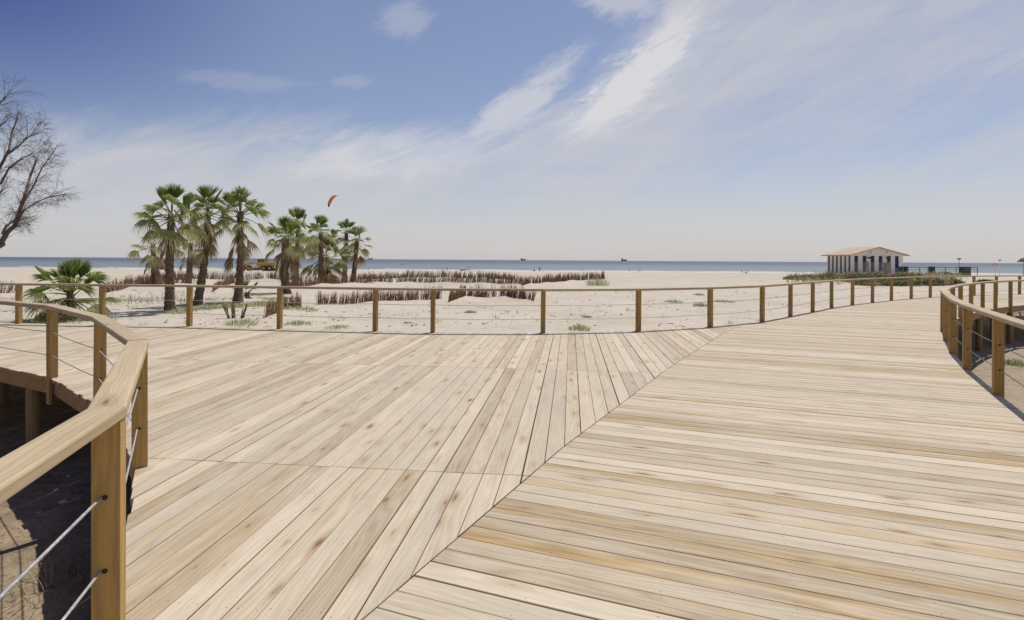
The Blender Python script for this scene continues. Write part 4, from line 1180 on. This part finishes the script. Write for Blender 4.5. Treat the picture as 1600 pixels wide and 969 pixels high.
mb = MB(); mb.box((a.x - .13, a.y - .13, a.z - .4), (a.x + .13, a.y + .13, t.z)); mb.box((a.x - .2, a.y - .2, t.z + .002), (a.x + .2, a.y + .2, t.z + 0.1))
tag(mb.build('gate_post', M['white']), 'white gate post between two small dark bins', 'post')
Yr = 92.0; rt = empty('metal_railing', at_y(1470, 428, Yr), 0, 'dark metal railing right of the pavilion before the sea', 'railing')
o3 = rt.location
for c in (1419, 1437, 1450, 1477, 1494, 1510, 1527):
    p = at_y(c, 428, Yr); q = at_y(c, 418.5, Yr)
    mb = MB(); mb.tube([p - o3 - Vector((0, 0, .4)), q - o3], 0.05, 8); mb.build('post', M['dark'], rt)
for yy, r_ in ((417.8, 0.055), (421.5, 0.03)):
    mb = MB(); mb.tube([at_y(1417, yy - 0.2, Yr) - o3, at_y(1528, yy + 0.6, Yr) - o3], r_, 8); mb.build('rail_bar', M['dark'], rt)
# lamp, parasols
def lamp():
    p = at_y(1498.5, 430, 96); t = at_y(1498, 405, 96)
    root = empty('pole_lamp', (p.x, 96, p.z - .4), 0, 'thin pole with a dark flat lamp head above the sea horizon', 'lamp')
    H = t.z - p.z + 0.4
    mb = MB(); mb.tube([(0, 0, 0), (0, 0, H)], [0.05, 0.03], 8); mb.build('pole', M['dark'], root)
    mb = MB(); mb.tube([(0, 0, H - .1), (0, 0, H + .06), (0, 0, H + .16), (0, 0, H + .22)], [0.12, 0.36, 0.24, 0.04], 14)
    mb.box((-0.42, -0.03, H + .02), (0.36, 0.03, H + .08)); mb.build('lamp_head', M['dark'], root)
lamp()
def parasol(px, ytop, ybot, wpx, Y, mat, lab, thatch=False):
    p = at_y(px, ybot, Y); t = at_y(px, ytop, Y); s = Y / F; r_ = wpx * s / 2; H = t.z - p.z
    root = empty('beach_parasol', p, 0, lab, 'parasol')
    mb = MB(); mb.tube([(0, 0, -0.3), (0, 0, H)], 0.035, 8); mb.build('pole', M['screen'] if thatch else M['white'], root)
    mb = MB(); n = 12 if not thatch else 26; ch = r_ * (0.75 if not thatch else 0.85); rr = random.Random(int(px))
    rim = [(r_ * math.cos(6.2832 * i / n) * rr.uniform(.95, 1.05), r_ * math.sin(6.2832 * i / n) * rr.uniform(.95, 1.05), H - ch - (0.12 * (i % 2) if thatch else 0)) for i in range(n)]
    midr = [(x * .55, y * .55, H - ch * 0.33) for x, y, z in rim]
    vs = [(0, 0, H)] + midr + rim + [(x * .97, y * .97, z - 0.02) for x, y, z in rim] + [(0, 0, H - 0.1)]
    fs = []
    for i in range(n):
        j = (i + 1) % n
        fs += [(0, 1 + i, 1 + j), (1 + i, 1 + n + i, 1 + n + j, 1 + j), (1 + n + i, 1 + 2 * n + i, 1 + 2 * n + j, 1 + n + j), (1 + 2 * n + i, 1 + 3 * n, 1 + 2 * n + j)]
    mb.add(vs, fs); mb.build('canopy', mat, root)
parasol(1555, 410.5, 428, 8, 92, M['red'], 'small faded red parasol on a thin pole before the sea')
parasol(1562, 405.5, 428, 4.5, 97, M['dark'], 'narrow dark parasol just right of the faded red one')
parasol(1599, 402.5, 428, 15, 84, M['thatch'], 'thatched parasol cut by the right edge', True)

# ------------------------------------------------------------------ people on the beach
def person(px, py, hpx, pose, lab, cloth='cloth', dxm=0.0):
    Y = on_ground(px, py).y; Y = min(Y, 204.0)
    p = at_y(px, py, Y); p.z = max(ground_h(p.x, p.y), SEA - 0.3)
    H = 1.72
    sk = {}
    rr = random.Random(int(px * 7))
    if pose == 'stand':
        J = {'pel': (0, 0, .93), 'waist': (0, 0, 1.10), 'chest': (0, -.01, 1.32), 'neck': (0, 0, 1.47), 'head': (0, -.02, 1.60), 'crown': (0, -.01, 1.70),
             'lh': (.10, 0, .88), 'lk': (.13, -.05, .48), 'la': (.14, .02, .08), 'lt': (.15, -.15, .03),
             'rh': (-.10, 0, .88), 'rk': (-.12, .02, .48), 'ra': (-.15, .06, .08), 'rt': (-.16, -.10, .03),
             'ls': (.19, 0, 1.40), 'le': (.26, .02, 1.12), 'lw': (.25, -.06, .86), 'lf': (.25, -.09, .76),
             'rs': (-.19, 0, 1.40), 're': (-.27, .04, 1.13), 'rw': (-.24, -.10, .92), 'rf': (-.22, -.16, .84)}
    else:
        J = {'pel': (0, 0, .14), 'waist': (0, .05, .30), 'chest': (0, .06, .52), 'neck': (0, .03, .67), 'head': (0, 0, .80), 'crown': (0, 0, .90),
             'lh': (.11, -.02, .13), 'lk': (.16, -.42, .40), 'la': (.16, -.62, .07), 'lt': (.16, -.80, .04),
             'rh': (-.11, -.02, .13), 'rk': (-.16, -.44, .36), 'ra': (-.18, -.66, .07), 'rt': (-.18, -.84, .04),
             'ls': (.19, .05, .60), 'le': (.27, -.10, .40), 'lw': (.18, -.32, .42), 'lf': (.15, -.42, .42),
             'rs': (-.19, .05, .60), 're': (-.28, -.06, .38), 'rw': (-.20, -.30, .38), 'rf': (-.17, -.40, .38)}
    rad = {'pel': .15, 'waist': .13, 'chest': .155, 'neck': .055, 'head': .095, 'crown': .06, 'h': .09, 'k': .06, 'a': .04, 't': .035, 's': .065, 'e': .042, 'w': .03, 'f': .03}
    names = list(J); idx = {n: i for i, n in enumerate(names)}
    E = [('pel', 'waist'), ('waist', 'chest'), ('chest', 'neck'), ('neck', 'head'), ('head', 'crown')]
    for s_ in 'lr': E += [('pel', s_ + 'h'), (s_ + 'h', s_ + 'k'), (s_ + 'k', s_ + 'a'), (s_ + 'a', s_ + 't'), ('chest', s_ + 's'), (s_ + 's', s_ + 'e'), (s_ + 'e', s_ + 'w'), (s_ + 'w', s_ + 'f')]
    me = bpy.data.meshes.new('person'); me.from_pydata([J[n] for n in names], [(idx[a], idx[b]) for a, b in E], [])
    o = bpy.data.objects.new('person', me); COL.objects.link(o)
    me.materials.append(M[cloth])
    md = o.modifiers.new('skin', 'SKIN'); sv_ = me.skin_vertices[0].data if me.skin_vertices else None
    if sv_ is None:
        bm = bmesh.new(); bm.from_mesh(me); bm.verts.layers.skin.verify(); bm.to_mesh(me); bm.free(); sv_ = me.skin_vertices[0].data
    for n, i in idx.items():
        r_ = rad.get(n) or rad[n[-1]]; sv_[i].radius = (r_, r_)
    sv_[0].use_root = True
    o.modifiers.new('smooth', 'SUBSURF').levels = 1; o.modifiers['smooth'].render_levels = 1
    o.location = p; o.rotation_euler = (0, 0, rr.uniform(-1.2, 1.2)); o.scale = (hpx * Y / F / (H if pose == 'stand' else 0.9),) * 3
    hd = MB()
    z0 = J['head'][2]; y0 = J['head'][1]
    hd.tube([(0, y0 + .02, z0 - .02), (0, y0 + .03, z0 + .06), (0, y0 + .02, z0 + .12), (0, y0 + .01, z0 + .135)], [.1, .112, .08, .02], 10)
    hd.build('hair', M['dark'], o)
    tag(o, lab, 'person')
person(843, 424.4, 7.3, 'stand', 'person in dark clothes standing at the water line right of the white boat')
person(835, 424.0, 3.6, 'sit', 'dark seated figure on the wet sand just left of a standing person')
person(733.3, 423.0, 6.4, 'stand', 'person standing at the right end of the white boat')
person(698.6, 423.6, 5.4, 'stand', 'lone dark figure standing left of the white boat')
person(983.5, 424.6, 4.6, 'stand', 'small figure standing near the surf left of the red pair', 'skin')
person(998, 425.3, 4.6, 'stand', 'left person of the close pair by the surf', 'cloth2')
person(1001.5, 425.3, 4.4, 'stand', 'right person of the close pair by the surf', 'skin')
person(1159.5, 427.2, 4.6, 'stand', 'standing person at the left of a small group by the surf')
person(1165, 427.6, 3.6, 'sit', 'seated person in the middle of the small group by the surf', 'cloth2')
person(1168.6, 427.4, 4.2, 'stand', 'person standing at the right of the small group by the surf')
person(575.5, 422.6, 3.8, 'stand', 'tiny figure on the shore right of the palms', 'cloth')
person(182, 420.0, 3.6, 'stand', 'tiny figure at the shore between the young palm and the tall palms', 'cloth')

# boat drawn up on the shore
p = at_y(726.5, 422.9, 199.0); s = p.y / F
root = empty('small_boat', p, 0, 'white boat with a red lower edge drawn up at the water line', 'boat')
L = 15.5 * s / 2
mb = MB(); ring = []
for k in range(9):
    t = -1 + 2 * k / 8; wv = 0.75 * (1 - abs(t) ** 2.6) + 0.05; zt = 0.82 + 0.15 * t * t
    ring.append([(t * L, -wv, zt), (t * L * .93, -wv * .7, 0.34), (t * L * .9, 0, 0.12), (t * L * .93, wv * .7, 0.34), (t * L, wv, zt), (t * L * .98, wv * .85, zt - .05), (t * L * .9, 0, 0.45), (t * L * .98, -wv * .85, zt - .05)])
vs = [q for r_ in ring for q in r_]
fs = [(k * 8 + j, k * 8 + (j + 1) % 8, (k + 1) * 8 + (j + 1) % 8, (k + 1) * 8 + j) for k in range(8) for j in range(8)] + [tuple(range(8)), tuple(range(71, 63, -1))]
mb.add(vs, fs); mb.build('hull', M['white'], root, recalc=True)
mb = MB(); mb.box((-L * .9, -0.5, -0.05), (-L * .25, 0.5, 0.26)); mb.build('cradle', M['red'], root, bevel=0.05)
# buoy
p = at_y(628, 413.8, 430); p.z = SEA
root = empty('buoy', p, 0, 'yellow marker buoy with pale top floating on the sea', 'buoy')
mb = MB(); mb.tube([(0, 0, -0.3), (0, 0, 0.2), (0, 0, 0.7), (0, 0, 0.9)], [0.5, 0.75, 0.7, 0.3], 14); mb.build('float', M['yellow'], root, smooth=True)
mb = MB(); mb.tube([(0, 0, 0.9), (0, 0, 1.5), (0, 0, 2.0)], [0.32, 0.45, 0.1], 10); mb.build('top_mark', M['white'], root)

# ------------------------------------------------------------------ ships
def ship(px, wpx, hull_h, tower, mirror, lab, barge=False):
    Y = 7000.0; p = at_y(px, 406, Y); p.z = SEA; L = wpx * Y / F; m = -1 if mirror else 1
    root = empty('cargo_ship', p, 0, lab, 'ship', 'ships on the horizon'); h = hull_h * Y / F
    mb = MB(); B = L * 0.09
    prof = [(-L / 2, h), (-L / 2 + L * .03, 0), (L / 2 - L * .09, 0), (L / 2, h * 1.25), (L / 2 - L * .1, h * 1.22), (L / 2 - L * .13, h)]
    mb.prism([(a * m, b) for a, b in prof], 'y', -B, B); mb.build('hull', M['hull'], root, recalc=True)
    tx = -L * .34 * m; tw = L * .1
    mb = MB(); mb.box((tx - tw, -B * .8, h + .5), (tx + tw, B * .8, h + tower * Y / F)); mb.box((tx - tw * 1.2, -B, h + tower * Y / F * .72), (tx + tw * .6, -B * .81, h + tower * Y / F * .86)); mb.build('bridge', M['hull2'], root)
    mb = MB(); mb.tube([(tx, 0, h + tower * Y / F), (tx, 0, h + tower * Y / F * 1.7)], [1.2, .6], 6); mb.build('mast', M['hull'], root)
    if not barge:
        for q in (-.05, .12, .28):
            mb = MB(); mb.tube([(q * L * m, 0, h), (q * L * m, 0, h + 0.9 * Y / F)], [1.0, .6], 6); mb.build('crane_mast', M['hull'], root)
ship(817.6, 8.2, 2.0, 1.7, False, 'cargo ship on the horizon near the middle of the sea')
ship(975.2, 9.2, 2.3, 2.2, False, 'larger cargo ship on the horizon right of the middle one')
ship(578.5, 7.6, 1.6, 1.0, True, 'low dark ship on the horizon beside the rightmost palm', True)

# ------------------------------------------------------------------ kite
def kite():
    Y = 230.0; s = Y / F
    c = at_y(519, 314, Y)
    root = empty('kite', c, 0, 'orange kitesurfing kite with a black tip in the sky', 'kite')
    pts = [(513.3, 324), (512.2, 319.5), (513.2, 314.5), (516, 309.5), (520, 306.3), (524.5, 304.8), (529, 304.9)]
    wid = [0.4, 1.5, 2.1, 2.1, 1.7, 1.0, 0.25]
    ring = []
    for i, ((x, y), wv) in enumerate(zip(pts, wid)):
        a, b = pts[max(0, i - 1)], pts[min(len(pts) - 1, i + 1)]
        tx, ty = b[0] - a[0], b[1] - a[1]; l = math.hypot(tx, ty); nx2, ny2 = -ty / l, tx / l
        P0 = at_y(x, y, Y + i * 0.35) - c; P1 = at_y(x + nx2 * wv * 2.4, y + ny2 * wv * 2.4, Y + i * 0.35 + 1.0) - c
        ring.append((P0, P1))
    def sect(P0, P1):
        d = P1 - P0; n = Vector((0, 1, 0)).cross(d); n = n.normalized() if n.length > 1e-5 else Vector((0, 0, 1)); th = min(0.22, d.length * .3)
        yv = Vector((0, -1, 0))
        return [P0 + yv * th, P0 - yv * th, P1 + Vector((0, 0.03, 0)), P1 - Vector((0, 0.03, 0))]
    S4 = [sect(*q) for q in ring]
    def seg(i0, i1, name, mat):
        mb = MB(); vs = [p for r_ in S4[i0:i1 + 1] for p in r_]; k = i1 - i0
        fs = [(a * 4 + j, a * 4 + [1, 2, 3, 0][j], a * 4 + 4 + [1, 2, 3, 0][j], a * 4 + 4 + j) for a in range(k) for j in range(4)] + [(0, 1, 2, 3), (k * 4, k * 4 + 1, k * 4 + 2, k * 4 + 3)]
        mb.add(vs, fs); mb.build(name, mat, root, recalc=True)
    seg(0, 1, 'tip_panel', M['black']); seg(1, 5, 'canopy', M['orange']); seg(5, 6, 'trailing_tip', M['white'])
kite()

# ------------------------------------------------------------------ grader and loader
def wheel(parent, x, y, r_, w_):
    mb = MB(); mb.tube([(x, y - w_ / 2, r_), (x, y - w_ / 2 + .08, r_), (x, y + w_ / 2 - .08, r_), (x, y + w_ / 2, r_)], [r_ * .9, r_, r_, r_ * .9], 20)
    t = mb.build('wheel', M['tyre'], parent)
    mb = MB(); mb.disc((x, y, r_), r_ * .52, (0, 1, 0), w_ + 0.05, 14); mb.build('rim', M['rim'], t)
def grader():
    p = on_ground(402, 423.6); Y = p.y; s = Y / F
    root = empty('motor_grader', p, 0, 'yellow motor grader parked on the beach between the palm trunks', 'grader')
    X = lambda px: (px - 402) * s
    r_ = 4.6 * s
    for px in (415, 424):
        for yy in (-1.0, 1.0): wheel(root, X(px), yy, r_, 0.45)
    wheel(root, X(382.5), -1.0, r_, 0.4); wheel(root, X(386), 1.0, r_, 0.4)
    mb = MB(); mb.prism([(X(379), 1.35), (X(383), 1.9), (X(398), 2.35), (X(404), 2.0), (X(404), 1.6), (X(398), 1.95), (X(386), 1.5), (X(384), 0.9), (X(381), 0.9)], 'y', -0.18, 0.18)
    mb.box((X(380), -0.9, r_ - .12), (X(388), 0.9, r_ + .12)); mb.build('front_frame', M['yellow'], root, recalc=True)
    mb = MB(); mb.prism([(X(404), 0.75), (X(430), 0.75), (X(431), 2.2), (X(416), 2.3), (X(404), 1.7)], 'y', -0.62, 0.62); mb.build('engine_body', M['yellow'], root, recalc=True, bevel=0.04)
    cab = MB(); cab.box((X(403.5), -0.7, 1.9), (X(415), 0.7, 2.35)); 
    for px in (403.7, 409, 414.6):
        for yy in (-0.7, 0.64): cab.box((X(px), yy, 2.352), (X(px) + 0.09, yy + .06, 3.05))
    cab.build('cab', M['yellow'], root)
    gl = MB(); gl.box((X(404.2), -0.64, 2.352), (X(414.4), 0.63, 3.04)); gl.build('cab_glass', M['glass'], root)
    rf = MB(); rf.box((X(402.5), -0.85, 3.06), (X(416), 0.85, 3.2)); rf.build('cab_roof', M['yellow'], root, bevel=0.03)
    mb = MB(); mb.prism([(0, 0), (.12, 0.25), (.1, .6), (-.05, .6), (.0, .3), (-.1, .05)], 'x', -1.5, 1.5)
    bl = mb.build('blade', M['rim'], root, recalc=True); bl.location = (X(397.5), 0, 0.18); bl.rotation_euler = (0, 0, R(28))
    mb = MB(); mb.tube([(X(393), 0, 1.75), (X(398), 0, 0.7), (X(402), 0, 1.75)], 0.1, 8); mb.disc((X(398), 0, .9), .6, (0, 0, 1), .12, 16); mb.build('blade_circle', M['yellow'], root)
    mb = MB(); mb.tube([(X(420), -0.3, 2.2), (X(420), -0.3, 3.1)], 0.07, 8); mb.tube([(X(415), -.4, 2.3), (X(420), -.4, 3.35)], .06, 6); mb.build('exhaust', M['dark'], root)
    mb = MB(); mb.tube([(X(384), -.4, 1.9), (X(384), -.4, 2.5)], .04, 6); mb.build('marker_rod', M['dark'], root)
grader()
def loader():
    p = on_ground(255, 421.2); Y = p.y; s = Y / F
    root = empty('tracked_dozer', p, 0, 'yellow tracked machine half hidden behind the tallest palm trunk', 'bulldozer')
    X = lambda px: (px - 255) * s
    for yy in (-0.9, 0.9):
        mb = MB(); n = 16; pr = []
        for i in range(n):
            a = 6.2832 * i / n; pr.append(((X(258) if math.cos(a) > 0 else X(249)) + 0.45 * math.cos(a), 0.45 + 0.45 * math.sin(a)))
        mb.prism(pr, 'y', yy - .25, yy + .25); t = mb.build('track', M['tyre'], root, recalc=True)
        mb = MB()
        for c in (250, 254, 258): mb.disc((X(c), yy, .42), .24, (0, 1, 0), .56, 12)
        mb.build('track_wheel', M['rim'], t)
    mb = MB(); mb.prism([(X(247.5), 0.7), (X(262), 0.7), (X(262), 1.9), (X(256), 2.05), (X(254), 1.5), (X(248), 1.2)], 'y', -0.62, 0.62); mb.build('body', M['yellow'], root, recalc=True, bevel=.04)
    mb = MB(); mb.box((X(257), -0.6, 2.06), (X(261), 0.6, 3.0)); mb.build('cab', M['glass'], root)
    mb = MB(); mb.box((X(256.5), -0.7, 3.005), (X(261.5), 0.7, 3.12)); mb.build('cab_roof', M['yellow'], root)
    mb = MB(); mb.prism([(X(247), .1), (X(246.2), .6), (X(246.8), 1.25), (X(247.3), 1.25), (X(246.9), .6), (X(247.6), .1)], 'y', -1.5, 1.5); mb.build('blade', M['rim'], root, recalc=True)
    mb = MB(); mb.tube([(X(255.5), -.5, 1.9), (X(254.6), -.5, 3.1)], .09, 8); mb.build('lift_arm', M['yellow'], root)
loader()
